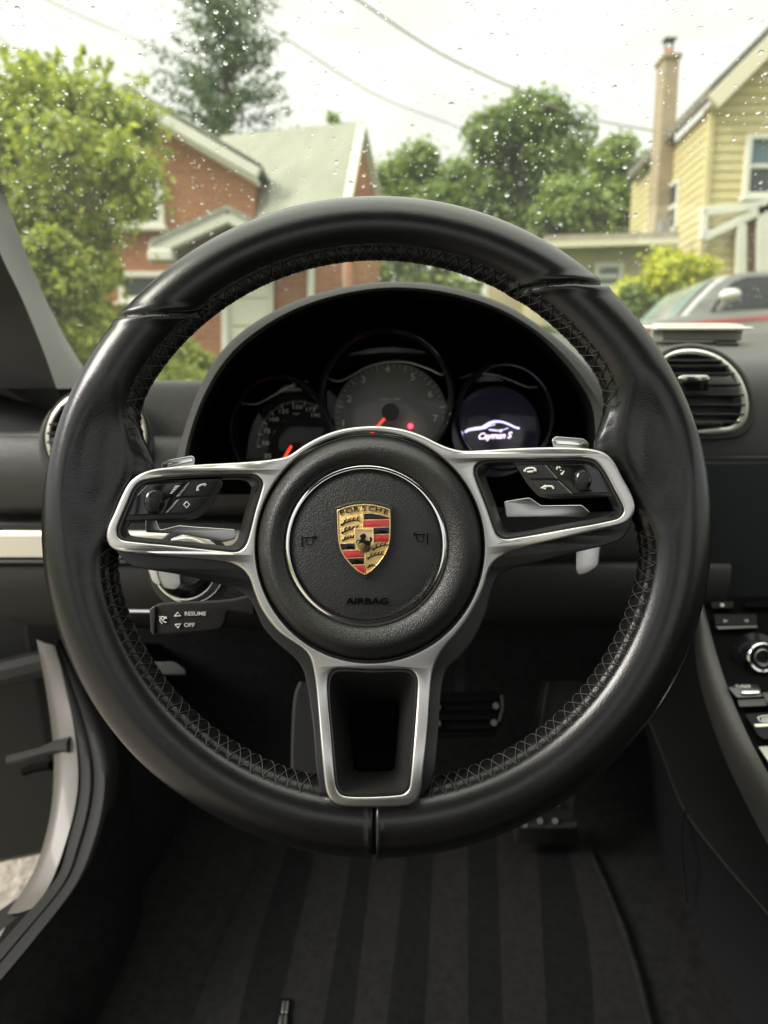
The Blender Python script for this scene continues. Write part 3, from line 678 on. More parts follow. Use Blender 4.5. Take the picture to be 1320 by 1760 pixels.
# box on the dash
gb = thing('grey_box', 'flat pale grey tag box lying on the dash top behind the round vent', 'box', onY(1195, 572, .99))
mb = MB(); a, b = onY(1128, 581, .97), onY(1262, 581, .97); hgt = .0105
mb.box((a+b)/2 + CU*hgt*.75, (b-a)/2, CF*.022, CU*hgt, .0015); obj('case', mb, M['greybox'], gb)
mb = MB(); a, b = onY(1114, 563, .955), onY(1276, 563, .955); mb.box((a+b)/2, (b-a)/2, CF*.03, CU*.0016, .0006); obj('lid', mb, mat('pale_card', (.66, .63, .54), .5), gb)

# ================================================================== INSTRUMENT CLUSTER
ic = thing('instrument_cluster', 'three-dial instrument cluster under a black leather hood behind the steering wheel', 'instrument cluster', P(668, 680, .66))
arch_in = open_curve([(322, 850), (324, 790), (332, 745), (350, 695), (383, 636), (428, 588), (498, 542), (580, 512), (672, 499), (765, 507), (850, 533), (915, 570), (960, 612), (995, 656), (1018, 700), (1024, 760), (1024, 850)], 8)
arch_out = open_curve([(300, 850), (303, 790), (318, 735), (342, 668), (377, 609), (425, 563), (497, 522), (580, 496), (672, 484), (768, 492), (858, 519), (928, 560), (985, 606), (1030, 658), (1062, 712), (1070, 775), (1072, 850)], 8)
def rows_of(px, d, cx=668, cy=700, k=1, dy=0): return [P(cx+(x-cx)*k, cy+(y-cy)*k+dy, d) for x, y in px]
hood = MB().grid([rows_of(arch_out, .86, k=.97, dy=6), rows_of(arch_out, .74, k=.995, dy=1), rows_of(arch_out, .64), rows_of(arch_out, .612), rows_of([tuple((np.array(a)*.75+np.array(b)*.25)) for a, b in zip(arch_out, arch_in)], .600), rows_of([tuple((np.array(a)*.35+np.array(b)*.65)) for a, b in zip(arch_out, arch_in)], .597), rows_of(arch_in, .602)])
obj('hood', hood, M['hood'], ic, smooth=60)
obj('hood_lining', MB().grid([rows_of(arch_in, .602), rows_of(arch_in, .61, k=.995), rows_of(arch_in, .73, k=.93, dy=8)]), M['void'], ic, smooth=60)
bk = [(x, y) for x, y in arch_in]; obj('back_panel', plate([bk], .728, .003, .5), M['void'], ic)
def gauge(cx, cy, rx, ry, dcx, dcy, drx, dry, dm, lab):
    dt, dbk = .655, .700
    N = 72
    E = lambda k, d, ox=0, oy=0: [P(cx+ox+rx*k*math.cos(2*math.pi*i/N), cy+oy+ry*k*math.sin(2*math.pi*i/N), d) for i in range(N)]
    g = obj('gauge', MB().grid([E(1.06, .735), E(1.06, .662), E(1.05, .656), E(1.02, .6535), E(.97, .656), E(.95, .664), E(.92, .700)], cu=True), M['gloss'], ic, smooth=60, label=lab)
    obj('dial_back', plate([ell(cx, cy, rx*.94, ry*.94)], .706, .003, .5), M['void'], g)
    obj('dial_face', plate([ell(dcx, dcy, drx, dry)], .699, .003, .8), M[dm], g)
    rows = []
    for k in (1, .85, .6, .35, .12): rows.append(E(k*.955, .662 - .006*(1-k*k)))
    obj('dial_glass', MB().rings(rows, False, True), M['gaugeglass'], g, smooth=60)
    return g
g1 = gauge(665, 683, 112, 116, 672, 716, 98, 94, 'greyface', 'middle dial, rev counter with a grey face')
g0 = gauge(479, 740, 82, 92, 500, 760, 74, 82, 'matte', 'speedometer, black face with a red needle')
g2 = gauge(868, 715, 82, 90, 852, 742, 76, 78, 'screen', 'round screen dial glowing with a car outline')
dn = .6968
for s_, x, y in (('1', 590, 728), ('2', 600, 686), ('3', 624.5, 653), ('4', 666, 635), ('5', 709.5, 648), ('6', 739.5, 678), ('7', 748, 719.5)):
    obj('dial_number', text_mb(s_, x, y, 11.5, dn, sx=1.15, thick=.0003, bold=.006), M['dimink'], g1)
obj('dial_legend', text_mb('1/min x 1000', 670, 686, 4, dn, sx=1.2, thick=.0002), M['dimink'], g1)
mb = MB()
for i in range(36):
    a = rad(200 - i*6.3); r0 = .90 if i % 5 else .86
    mb.tube([P(672+98*k*math.cos(a), 716-94*k*math.sin(a), dn) for k in (r0, .97)], .0003 if i % 5 else .0005, 4)
obj('dial_ticks', mb, M['dimink'], g1, kind='stuff')
def needle(g, cx, cy, hx_, hy_, r):
    obj('needle_hub', MB().rings([[P(cx+r*k*math.cos(a), cy+r*k*math.sin(a), d) for a in lin(0, 2*math.pi, 32, endpoint=False)] for k, d in ((1, .697), (1, .690), (.9, .6885), (.3, .688))]), M['void'], g, smooth=50)
    a, b = P(cx, cy, .691), P(hx_, hy_, .691); mb = MB(); mb.box((a+b)/2, (b-a)/2, (b-a).cross(FW).normalized()*.0013, FW*.0008, .0003)
    obj('needle', mb, M['needle'], g)
needle(g1, 671, 708, 638, 745, 15)
needle(g0, 462, 833, 501, 766, 15)
mb = MB(); mb.tube([P(705.5, 732.5, .697), P(705.5, 732.5, .6962)], .0024, 16); obj('warning_lamp', mb, M['warn'], g1)
for s_, x, y in (('25', 460, 784), ('50', 456, 762), ('75', 459, 741), ('100', 470, 721), ('125', 487, 707), ('150', 510.5, 700), ('175', 533, 704), ('190', 542, 714)):
    obj('dial_number', text_mb(s_, x, y, 7, dn, sx=1.25, thick=.0003, bold=.01), M['dimink'], g0)
mb = MB()
for i in range(41):
    a = rad(182 - i*3.4); r0 = .93 if i % 5 else .88
    mb.tube([P(512+72*k*math.cos(a), 765-78*k*math.sin(a), dn) for k in (r0, .985)], .0003 if i % 5 else .0006, 4)
obj('dial_ticks', mb, M['dimink'], g0, kind='stuff')
obj('dial_legend', text_mb('mph', 509, 711, 4, dn, sx=1.2, thick=.0002), M['dimink'], g0)
zd = lambda p: (770+p[0]/4.258, 600+p[1]/4.258)
mb = MB()
for l, r in (([(125, 608), (150, 592), (200, 582), (250, 575), (290, 550), (335, 532), (390, 532), (440, 548), (490, 572), (522, 580)], .0016), ([(265, 582), (300, 562), (345, 552)], .0008), ([(300, 590), (380, 596), (440, 578)], .0007), ([(385, 590), (388, 606)], .0020)):
    c_ = open_curve([zd(p) for p in l], 5); n_ = len(c_); mb.tube([P(x, y, .6965) for x, y in c_], [r*(.55+.45*math.sin(math.pi*min(1, (i+2)/(n_*.7)))) if i < n_*.9 else r*.6 for i in range(n_)], 6)
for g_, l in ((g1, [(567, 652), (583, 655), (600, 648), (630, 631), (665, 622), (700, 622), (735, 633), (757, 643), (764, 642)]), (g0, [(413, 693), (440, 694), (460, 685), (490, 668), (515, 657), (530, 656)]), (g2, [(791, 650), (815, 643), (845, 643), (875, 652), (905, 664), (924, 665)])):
    c_ = open_curve(l, 6); obj('reflection_arc', MB().grid([[P(x, y-1.6, .6875) for x, y in c_], [P(x, y, .6868) for x, y in c_], [P(x, y+1.8, .6875) for x, y in c_], [P(x, y+1.2, .689) for x, y in c_]], cv=True), M['trim'], g_)  # added strips standing in for reflections on the dial glass
obj('screen_outline', mb, M['glow2'], g2)
obj('screen_word', text_mb('Cayman S', *zd((338, 636)), 10.5, .6963, sx=1.0, shear=.35, thick=.0004, rot=rad(2), bold=.012, space=.95), M['glow'], g2)

# ================================================================== CENTRE DISPLAY AND CONSOLE
dsp = thing('centre_display', 'blank dark touchscreen in the middle of the dashboard', 'display', onY(1400, 900, .78))
obj('display_frame', plate([fillet([(1150, 784), (1760, 784), (1760, 1036), (1150, 1036)], 8)], .79, .03, 2, 2, lambda x, y, z: onY(x, y, .770 - z)), M['black'], dsp)
obj('display_panel', plate([fillet([(1160, 794), (1750, 794), (1750, 1028), (1160, 1028)], 6)], .79, .002, 1, 1, lambda x, y, z: onY(x, y, .7675 - z)), M['dispglass'], dsp)
con = thing('centre_console', 'rising centre console with leather edge, buttons and a round knob', 'console', onY(1320, 1200, .7))
# console skin: left edge path (photo px, depth), swept across to the passenger side
edge_o = open_curve([(1196, 1010, .84), (1199, 1060, .82), (1206, 1120, .79), (1226, 1190, .75), (1258, 1270, .70), (1300, 1352, .65), (1345, 1430, .60), (1420, 1550, .54)], 6)
edge_i = open_curve([(1206, 1030, .835), (1217, 1075, .815), (1232, 1130, .785), (1252, 1190, .748), (1284, 1265, .698), (1318, 1330, .65), (1365, 1410, .60), (1440, 1530, .54)], 6)
mid = [tuple((np.array(a)*.5+np.array(b)*.5)) for a, b in zip(edge_o, edge_i)]
pe = lambda l, off=Vector(): [P(*p)+off for p in l]
obj('console_edge', MB().grid([pe(edge_o, CU*-.03), pe(edge_o, CU*-.006), [P(*p)+CU*.002 for p in [tuple((np.array(a)*.8+np.array(b)*.2)) for a, b in zip(edge_o, edge_i)]], pe(mid, CU*.004), pe(edge_i, CU*.002), pe(edge_i, CU*-.012)]), M['dash'], con, smooth=60)
def floord(py, Z=.75): return Z/(sT + cT*(py-CY)/F)
crease = open_curve([(1085, 1150, .95), (1112, 1225, .91), (1145, 1310, .86), (1177, 1390, .81), (1240, 1475, .75), (1320, 1568, .69), (1420, 1690, .63)], 7)
base = open_curve([(x, y, floord(y) - .004) for x, y in ((1030, 1180), (1060, 1240), (1095, 1330), (1139, 1463), (1172, 1526), (1208, 1613), (1275, 1760), (1345, 1900))], 6)
def resample(l, n):
    a = np.array(l); s_ = np.r_[0, np.cumsum(np.linalg.norm(np.diff(a[:, :2], axis=0), axis=1))]; t = lin(0, s_[-1], n)
    return [tuple(np.interp(q, s_, a[:, k]) for k in range(3)) for q in t]
eo, ce, ba = resample(edge_o, 40), resample(crease, 40), resample(base, 40)
obj('console_side', MB().grid([[p + CU*-.026 + EX*.003 for p in pe(eo)], [(P(*a)*.5 + P(*b)*.5) + EX*.012 for a, b in zip(eo, ce)], pe(ce)]), M['matte'], con, smooth=60)
obj('tunnel_carpet', MB().grid([[p + EX*.002 - CU*.002 for p in pe(ce)], [(P(*a)*.5 + P(*b)*.5) + EX*.01 for a, b in zip(ce, ba)], pe(ba)]), M['matte'], con, smooth=60)
obj('seam_piping', MB().tube(pe(ce, EX*-.001), .0016, 6), M['rubber'], con)
obj('pocket_piping', MB().tube([P(x, y, d) for x, y, d in open_curve([(1176, 1392, .80), (1171, 1425, .82), (1171, 1460, .84), (1175, 1500, .86), (1180, 1552, .88)], 5)], .0014, 6), M['rubber'], con)
obj('console_deck', MB().grid([pe(edge_i, CU*-.004), [P(*p) + CU*-.004 + EX*.34 for p in edge_i]]), M['void'], con, smooth=60)
def kz(p): return (1160+p[0]/4.8875, 1000+p[1]/4.8875)
def deckpt(y):                                   # depth of the deck at a photo row
    ys = [p[1] for p in edge_i]; ds = [p[2] for p in edge_i]; return float(np.interp(y, ys, ds))
def ondeck(x, y, z): return P(x, y, deckpt(y) - .002 - z)
def kplate(name, poly, m, lift=0, th=.004, r=3, bev=1.2):
    return obj(name, plate([fillet([kz(p) for p in poly], r)], .76, th, bev, 2, lambda x, y, z: ondeck(x, y, z + lift)), M[m], con)
kplate('small_button', [(300, 165), (495, 165), (490, 222), (310, 222)], 'matte', .004)
kplate('disc_slot', [(580, 165), (1100, 165), (1100, 215), (585, 215)], 'void', .003)
kplate('seek_button', [(325, 272), (688, 272), (688, 362), (340, 362)], 'matte', .004)
kplate('button_trim', [(338, 372), (690, 365), (696, 385), (370, 398)], 'studs', .005, r=1, bev=.5)
for s_, x, y in (('I<', 425, 330), ('>I', 600, 328)):
    obj('button_mark', text_mb(s_, *kz((x, y)), 6, .76, lambda a, b, z: ondeck(a, b, z+.0046), thick=.0003), M['dimink'], con)
obj('button_mark', MB().tube([ondeck(*kz((398, 195)), .0050), ondeck(*kz((398, 195)), .0056)], .0022, 12), M['dimink'], con)
kx, ky = kz((668, 610))
def kr(r, z, n=48): return [ondeck(kx, ky, 0) + (EX*math.cos(a) + UP*math.sin(a)*1.0)*r*.00064 - FW*z for a in lin(0, 2*math.pi, n, endpoint=False)]
kn = obj('knob', MB().rings([kr(39, 0), kr(38, .003), kr(27, .004), kr(26, .016), kr(23, .018), kr(19, .017), kr(18, .014), kr(2, .014)]), M['gloss'], con, smooth=40)
obj('knob_ring', MB().grid([kr(26.5, .0150), kr(26.5, .0172), kr(24, .0186), kr(20.5, .0182), kr(20, .0165)], cu=True), M['chrome'], kn, smooth=50)
obj('knob_ring', MB().grid([kr(15, .014), kr(15, .0175), kr(13, .0185), kr(10, .0175), kr(9.5, .014)], cu=True), mat('dark_metal', (.12, .12, .12), .3, metal=1), kn, smooth=50)
kplate('rocker_button', [(440, 880), (500, 858), (705, 862), (745, 965), (520, 975)], 'gloss', .006, .008, 5)
obj('rocker_word', text_mb('TUNER', *kz((572, 878)), 4.6, .76, lambda a, b, z: ondeck(a, b, z+.0066), sx=1.3, thick=.0003), M['dimink'], con)
kplate('rocker_trim', [(560, 915), (580, 906), (705, 905), (715, 925), (700, 935), (565, 938)], 'chrome', .009, r=2, bev=.6)
kplate('console_button', [(523, 992), (755, 982), (775, 1040), (545, 1050)], 'dash', .005, r=2)
kplate('console_button', [(730, 930), (1000, 920), (1050, 1040), (790, 1045)], 'dash', .004, r=2)
kplate('defrost_button', [(588, 1110), (1000, 1085), (1150, 1300), (745, 1322), (700, 1290)], 'matte', .004, r=4)
kplate('button_trim', [(662, 1195), (1000, 1178), (1010, 1200), (680, 1218)], 'trim', .006, r=1, bev=.5)
mk = MB()
for l in ([(695, 1140), (740, 1125), (790, 1125)], [(695, 1140), (715, 1170), (745, 1178), (800, 1178)], [(735, 1140), (735, 1172)], [(755, 1138), (755, 1172)], [(775, 1138), (775, 1172)]): mk.tube([ondeck(*kz(p), .0048) for p in l], .0005, 5)
obj('defrost_mark', mk, M['ink'], con)
kplate('metal_panel', [(700, 1385), (1100, 1360), (1400, 1800), (1000, 1830)], 'trim', .003, r=2)
# ================================================================== CABIN OF THE CAR
car = thing('sports_car', 'cabin of a white sports car with grey pillar, black carpet and its driver door open', 'car', C(.36, .3, -.75))
def sheet(pts, n=10): return MB().add(pts, [tuple(range(len(pts)))])
# windscreen
def wsZ(Y): return -.05 + (1.15-Y)*.45
def onws(px, py, off=0):
    a, y, z = ray(px, py); t = (-.05 + 1.15*.45)/(z + .45*y); q = C(a*t, y*t, z*t)
    return q + (CU + CF*.45).normalized()*off
wn = (CU + CF*.45).normalized()
Yt = .18
obj('windscreen', MB().grid([[C(-.80 + .2*(1.15-Y) + u*(2.0 - .28*(1.15-Y)), Y, wsZ(Y)) for u in lin(0, 1, 8)] for Y in lin(1.55, Yt, 8)]), M['windscreen'], car)
# pillar
pA = open_curve([(158, 672, .955), (135, 629, .93), (100, 572, .89), (62, 497, .84), (20, 399, .77), (-12, 310, .72), (-60, 160, .60), (-115, -20, .50)], 6)
pB = open_curve([(120, 715, .90), (104, 686, .87), (74, 603, .82), (38, 515, .77), (0, 436, .71), (-32, 350, .66), (-92, 180, .55), (-160, -20, .45)], 6)
n_ = len(pA); mixp = lambda a, b, t: [tuple(np.array(p)*(1-t)+np.array(q)*t) for p, q in zip(a, b)]
pr1 = [P(*p) for p in pA]
obj('pillar', MB().grid([[q + FW*.03 - EX*.004 for q in pr1], [q + FW*.004 for q in pr1], [P(*p) - FW*.006 for p in mixp(pA, pB, .12)], [P(*p) - FW*.008 + CU*.004 for p in mixp(pA, pB, .5)], [P(*p) - FW*.004 for p in mixp(pA, pB, .85)], [P(*p) for p in pB]]), M['pillar'], car, smooth=60)
obj('pillar_shade', MB().grid([[P(*p) + FW*.001 for p in pB], [P(*p) + FW*.010 - EX*.012 for p in pB], [P(*p) + FW*.05 - EX*.09 for p in pB], [P(*p) + FW*.10 - EX*.14 for p in pB]]), M['dashlow'], car, smooth=60)  # pillar face turning back; its shade is put into a darker material
q0 = [P(*p) for p in pB]
obj('pillar_foot', MB().grid([[P(170, 700, .93), P(120, 700, .92), P(40, 690, .90), P(-120, 640, .88)], [P(165, 735, .88), P(112, 742, .87), P(0, 757, .84), P(-140, 775, .80)], [P(165, 780, .90), P(112, 790, .90), P(0, 800, .88), P(-140, 820, .84)]]), M['dashlow'], car, smooth=60)
# dotted black band of the windscreen edge
mb = MB()
for i in range(0, 150):
    t = i/150; k_ = t*(n_-1); a = int(k_); b = min(a+1, n_-1); f_ = k_-a
    x = pA[a][0]*(1-f_)+pA[b][0]*f_; y = pA[a][1]*(1-f_)+pA[b][1]*f_
    for j in range(5):
        r = (.0014, .0013, .0011, .0009, .0006)[j]; c = onws(x + 2 + j*3.0 + (i % 2)*1.5, y - j*.8, -.0006)
        mb.add([c + (EX*math.cos(q) + (CF - CU*.45).normalized()*math.sin(q))*r for q in lin(0, 2*math.pi, 8, endpoint=False)], [tuple(range(8))])
obj('windscreen_dots', mb, M['void'], car, kind='stuff', smooth=0)
obj('cowl_blocker', MB().grid([[C(x, Y, Zat(668, Y)) for x in (-.95, -.6, -.3, .02)] for Y in (.86, 1.16, 1.4, 1.7)]), M['matte'], car)  # unseen edge-on sheet, added to keep ground reflections off the windscreen
# roof, header, rear bulkhead, right door, floor, firewall
def box(name, x0, x1, y0, y1, z0, z1, m, b=.01, par=car, **k):
    return obj(name, MB().box(C((x0+x1)/2, (y0+y1)/2, (z0+z1)/2), EX*(x1-x0)/2, CF*(y1-y0)/2, CU*(z1-z0)/2, b), M[m], par, **k)
rows = []
for Y in lin(Yt, -.50, 10):
    rows.append([C(x, Y, wsZ(Yt) + .012 + .05*math.sin(math.pi*(Yt-Y)/1.7) - .10*((x-.36)/.85)**4) for x in lin(-.44, 1.16, 12)])
obj('roof_lining', MB().grid(rows), M['liner'], car, smooth=60)
rows2 = [[p + CU*.045 for p in r] for r in rows]
obj('roof', MB().grid(rows2), M['shaded_white'], car, smooth=60)
box('bulkhead', -.46, 1.18, -.98, -.92, -.80, -.04, 'matte')
box('rear_pillar', -.46, -.38, -.62, -.50, -.05, .40, 'liner'); box('rear_pillar', 1.10, 1.18, -.62, -.50, -.05, .40, 'liner')
box('right_door', 1.16, 1.24, -.62, 1.1, -.80, -.17, 'dashlow', .03)
obj('right_pillar', MB().tube([C(1.18, 1.14, -.05), C(1.14, .75, .12), C(1.08, .18, .36)], .035, 12), M['pillar'], car)
box('firewall', -.5, .05, 1.22, 1.26, -.75, -.16, 'void'); box('firewall', .051, 1.24, 1.22, 1.26, -.75, -.075, 'void')
obj('floor_carpet', MB().grid([[C(x, y, z) for x in lin(-.47, 1.18, 24)] for y, z in ((-.95, -.75), (0, -.75), (.4, -.75), (.7, -.75), (.95, -.748), (1.02, -.73), (1.08, -.68), (1.22, -.45))]), M['carpet'], car, smooth=60)
obj('bonnet', MB().grid([[C(x, Y, -.24 - .12*(Y-1.2) - .08*max(0, Y-1.6)**2 - .06*((x-.36)/.85)**2) for x in lin(-.5, 1.22, 10)] for Y in lin(1.58, 2.4, 8)]), M['shaded_white'], car, smooth=60)
# door opening: white jamb painted as shaded, seals, sill
jl = open_curve([(60, 1098, .93), (75, 1180, .92), (86, 1260, .90), (89, 1320, .88), (83, 1400, .85), (62, 1480, .82), (36, 1530, .80), (8, 1572, .78)], 6)
jr = open_curve([(96, 1110, .93), (113, 1185, .91), (126, 1245, .89), (134, 1320, .87), (130, 1380, .85), (112, 1450, .82), (88, 1515, .79), (60, 1560, .765)], 6)
obj('door_jamb', MB().grid([[P(*p) + FW*.012 for p in jl], [P(*p) for p in mixp(jl, jr, .08)], [P(*p) - FW*.004 for p in mixp(jl, jr, .5)], [P(*p) for p in jr], [P(*p) + FW*.02 for p in jr]]), M['shaded_white'], car, smooth=60)
s1 = open_curve([(106, 1100, .92), (150, 1200, .89), (176, 1270, .86), (187, 1325, .835), (183, 1385, .81), (166, 1450, .78), (135, 1520, .745), (65, 1612, .70), (0, 1690, .665), (-70, 1770, .63)], 6)
kp = resample([p for p in s1 if p[1] < 1560], 30)
obj('kick_panel', MB().grid([[P(x-6, y, d+.03) for x, y, d in kp], [P(x+40, y+4, d+.07) for x, y, d in kp], [P(x+190, y+6, d+.40) for x, y, d in kp]]), M['carpet'], car, smooth=60)
j2 = open_curve([(97, 1112, .925), (114, 1185, .905), (127, 1245, .885), (136, 1320, .865), (132, 1380, .845), (114, 1450, .815), (92, 1515, .785), (20, 1600, .735), (-40, 1668, .70), (-110, 1745, .66)], 6)
a_, b_ = resample(j2, 50), resample(s1, 50)
bump_ = lambda t0, k: [P(*p) - FW*k for p in mixp(a_, b_, t0)]
obj('door_seal', MB().grid([bump_(0, -.006), bump_(.1, .004), bump_(.25, .008), bump_(.42, .004), bump_(.48, -.004)]), M['rubber'], car, smooth=60)
obj('sill_trim', MB().grid([bump_(.48, -.006), bump_(.55, .004), bump_(.75, .010), bump_(.92, .006), bump_(1.0, -.004), bump_(1.0, -.03)]), M['rubber'], car, smooth=60)
t1 = open_curve([(106, 1105, .95), (190, 1215, .93), (215, 1280, .92), (225, 1340, .90), (228, 1400, .88), (226, 1470, .86), (220, 1530, .84), (165, 1640, .76), (100, 1760, .70), (60, 1840, .66)], 6)
c_ = resample(t1, 50)
obj('sill_carpet', MB().grid([[P(*p) + FW*.004 for p in b_], [P(*p) for p in mixp(b_, c_, .5)], [P(*p) for p in c_], [P(*p) - CU*.12 for p in c_]]), M['carpet'], car, smooth=60)
obj('outer_sill', MB().grid([[P(*p) + FW*.03 for p in resample([(62, 1556, .77), (20, 1590, .75), (-60, 1660, .72), (-140, 1745, .68)], 12)], [P(*p) + FW*.03 for p in resample([(8, 1568, .79), (-40, 1600, .78), (-120, 1660, .75), (-200, 1745, .71)], 12)]]), M['rubber'], car)
# the open door seen past the jamb
h0 = C(-.475, .99, 0); dv = EX*-.955 - CF*.297; dn_ = (EX*.297 - CF*.955)
door = obj('driver_door', MB().box(h0 + dv*.55 - CU*.485, dv*.55, dn_*.04, CU*.395, .03), M['dashlow'], car, label='open driver door with its dark inner panel')
obj('door_pull', MB().tube([h0 + dv*t + dn_*.075 - CU*(.50 + .12*t) for t in lin(.02, .5, 8)], .02, 10), M['dashlow'], door)
obj('door_edge', MB().box(h0 + dv*.03 - CU*.40 + dn_*.045, dv*.03, dn_*.012, CU*.30, .006), M['rubber'], door)
obj('door_check', MB().tube([P(15, 1306, .90), P(70, 1292, .895), P(100, 1283, .89), P(124, 1280, .885)], [.006, .006, .009, .011], 8), M['black'], door)
obj('door_check', MB().tube([P(42, 1326, .90), P(60, 1319, .895), P(88, 1315, .89)], .006, 8), M['void'], door)
obj('release_lever', plate([fillet([(258, 1138), (300, 1137), (318, 1150), (320, 1160), (262, 1160)], 4)], .80, .012, 2), M['dashlow'], dash)

# unseen seats behind the lens, added to darken reflections in the wheel
def seat(x, lab):
    t = thing('unseen_seat', lab, 'car seat', C(x, -.45, -.7), 'unseen seats added to the sports car')
    sec = lambda y, z, w, d: [C(x + w*math.copysign(abs(math.cos(a))**.6, math.cos(a)), y + d*math.copysign(abs(math.sin(a))**.6, math.sin(a)), z) for a in lin(0, 2*math.pi, 24, False)]
    obj('unseen_backrest', MB().rings([sec(-.36, -.62, .22, .06), sec(-.38, -.45, .26, .09), sec(-.42, -.2, .25, .08), sec(-.45, -.02, .19, .06), sec(-.455, .02, .15, .04)]), M['dashlow'], t, smooth=60)
    obj('unseen_headrest', MB().rings([sec(-.455, .018, .11, .03), sec(-.46, .05, .13, .05), sec(-.465, .14, .12, .05), sec(-.465, .17, .08, .03)]), M['dashlow'], t, smooth=60)
    obj('unseen_cushion', MB().rings([[C(x + w, -.30 + l, z) for w, z in ((-.25, -.66), (.25, -.66), (.26, -.55), (.16, -.56), (-.16, -.56), (-.26, -.55))] for l in (0, .1, .30, .36)]), M['dashlow'], t, smooth=30)
seat(.02, 'unseen black leather driver seat, added to darken reflections in the steering wheel'); seat(.74, 'unseen black leather passenger seat, added beside the driver seat')

# raindrops on the outside of the glass
mb = MB(); av = (CF - CU*.45).normalized()
def drop(px, py, r, sq):
    c = onws(px, py, .0006); q = (EX*1.0).normalized(); hh = r*random.uniform(.38, .55); rows = []; n = 10
    ph0 = random.uniform(0, 6.28); wob = [1 + random.uniform(-.13, .13) for _ in range(n)]
    for k, z in ((1.0, 0), (.93, .34), (.72, .70), (.40, .93)):
        rows.append([c + (q*math.cos(ph0+2*math.pi*i/n)*wob[i] + av*math.sin(ph0+2*math.pi*i/n)*sq*wob[i])*r*k + wn*hh*z for i in range(n)])
    rows.append([c + wn*hh]*1)
    o = len(mb.v); mb.grid(rows[:4], cu=True); mb.add([rows[4][0]] + rows[3], [(0, 1+i, 1+(i+1) % n) for i in range(n)]); mb.add(rows[0], [tuple(range(n))])
cnt = 0
while cnt < 4200:
    x, y = random.uniform(-40, 1360), random.uniform(-30, 600)
    if y > 330 and 210 < x < 1090 and ((x-648)**2 + (y-905)**2) < 445**2 and y > 500: continue
    dens = .45 + .55*math.sin(x*.011+1.2)**2*math.cos(y*.009)**2 + (.3 if y > 120 else 0)
    if random.random() > dens: continue
    a, yy, z = ray(x, y); t = (-.05 + 1.15*.45)/(z + .45*yy)
    r = min(.0030, .00050*math.exp(random.gauss(.15, .55)))*(t/.75)**.5
    drop(x, y, r, random.uniform(.95, 1.5)); cnt += 1
dr = obj('raindrops', mb, M['water'], None, smooth=80, label='clear raindrops beaded on the windscreen', kind='stuff')

# ================================================================== FLOOR MAT AND PEDALS
Bt = [452, 490, 541, 604, 640, 697, 745, 804, 855, 925, 978, 1012]; Bb = [327, 409, 475, 555, 607, 665, 730, 805, 865, 940, 1022, 1112]
fm = thing('floor_mat', 'striped dark floor mat with a small silver badge in the driver footwell', 'floor mat', onZ(700, 1650, -.742))
mb = MB(); ys = [1425, 1470, 1530, 1600, 1680, 1760, 1860]
def bx_(i, y):
    t = (y-1470)/290.; curve = 18*math.sin(math.pi*max(0, min(1, t)))*(1 if i > 9 else (-.6 if i < 2 else 0)) * .6
    return Bt[i] + (Bb[i]-Bt[i])*t + curve
for i in range(len(Bt)-1):
    mb.grid([[onZ(bx_(i, y), y, -.742) for y in ys], [onZ((bx_(i, y)+bx_(i+1, y))/2, y, -.7415) for y in ys], [onZ(bx_(i+1, y), y, -.742) for y in ys]], m=i % 2)
m_ = obj('mat_pile', mb, [M['mat1'], M['mat2']], fm, smooth=50)
edge = [onZ(bx_(11, y)+5, y, -.741) for y in ys]; obj('mat_edge', MB().tube(edge, .0036, 8), M['carpet'], fm)
bd = obj('mat_badge', plate([fillet([(478, 1716), (501, 1716), (494, 1790), (468, 1790)], 2)], .76, .002, .8, 1, lambda x, y, z: onZ(x, y, -.738 + z)), M['gloss'], fm)
for q in ([(486, 1720), (490.5, 1720), (488, 1741), (483, 1741)], [(492.5, 1720), (497, 1720), (494.5, 1741), (490, 1741)], [(481, 1744), (487, 1743), (483, 1785), (475, 1785)], [(489.5, 1743), (494, 1744), (490, 1785), (485, 1785)]):
    obj('badge_bar', plate([fillet(q, 1)], .76, .001, .4, 1, lambda x, y, z: onZ(x, y, -.7365 + z)), M['silver'], bd)
ap = thing('accelerator_pedal', 'tall black accelerator pedal with metal studs right of the brake pedal', 'pedal', P(945, 1445, .98))
def quadplate(c, th, b=.004):
    o = (c[1]-c[0]).cross(c[3]-c[0]).normalized(); o = o if o.dot(FW) < 0 else -o
    mb = MB(); ctr = sum(c, Vector())/4; ins = [q + (ctr-q).normalized()*b for q in c]
    return mb.rings([[q - o*th for q in c], [q for q in c], [q + o*b*.6 for q in ins]])
obj('pedal_plate', quadplate([P(892, 1420, .955), P(985, 1420, .955), P(1000, 1172, .985), P(932, 1172, .985)], .012), M['rubber'], ap)
obj('pedal_foot', quadplate([P(886, 1450, .975), P(996, 1450, .975), P(992, 1419, .950), P(890, 1419, .950)], .03), M['rubber'], ap)
obj('pedal_edge', MB().tube([P(930, 1250, .968), P(935, 1210, .972), P(941, 1174, .977)], .0022, 6), M['dashlow'], ap)
for x, y in ((902, 1417), (928, 1411), (954, 1411), (905, 1385), (931, 1380), (957, 1380)):
    obj('stud', MB().tube([P(x, y, .956), P(x, y, .9495)], .0042, 12), M['studs'], ap)
bp = thing('brake_pedal', 'wide ribbed brake pedal with metal studs behind the lower spoke', 'pedal', P(800, 1230, .93))
obj('pedal_plate', plate([fillet([(742, 1190), (852, 1187), (864, 1198), (862, 1242), (850, 1266), (742, 1270)], 7)], .93, .014, 3, 3), M['void'], bp)
for i in range(4): obj('pedal_rib', MB().tube([P(748, 1204+16*i, .9285), P(842, 1202+16*i, .9285)], .003, 6), M['void'], bp)
for x, y in ((852, 1213), (849, 1242), (752, 1215), (752, 1243)): obj('stud', MB().tube([P(x, y, .930), P(x, y, .9225)], .0042, 12), M['studs'], bp)
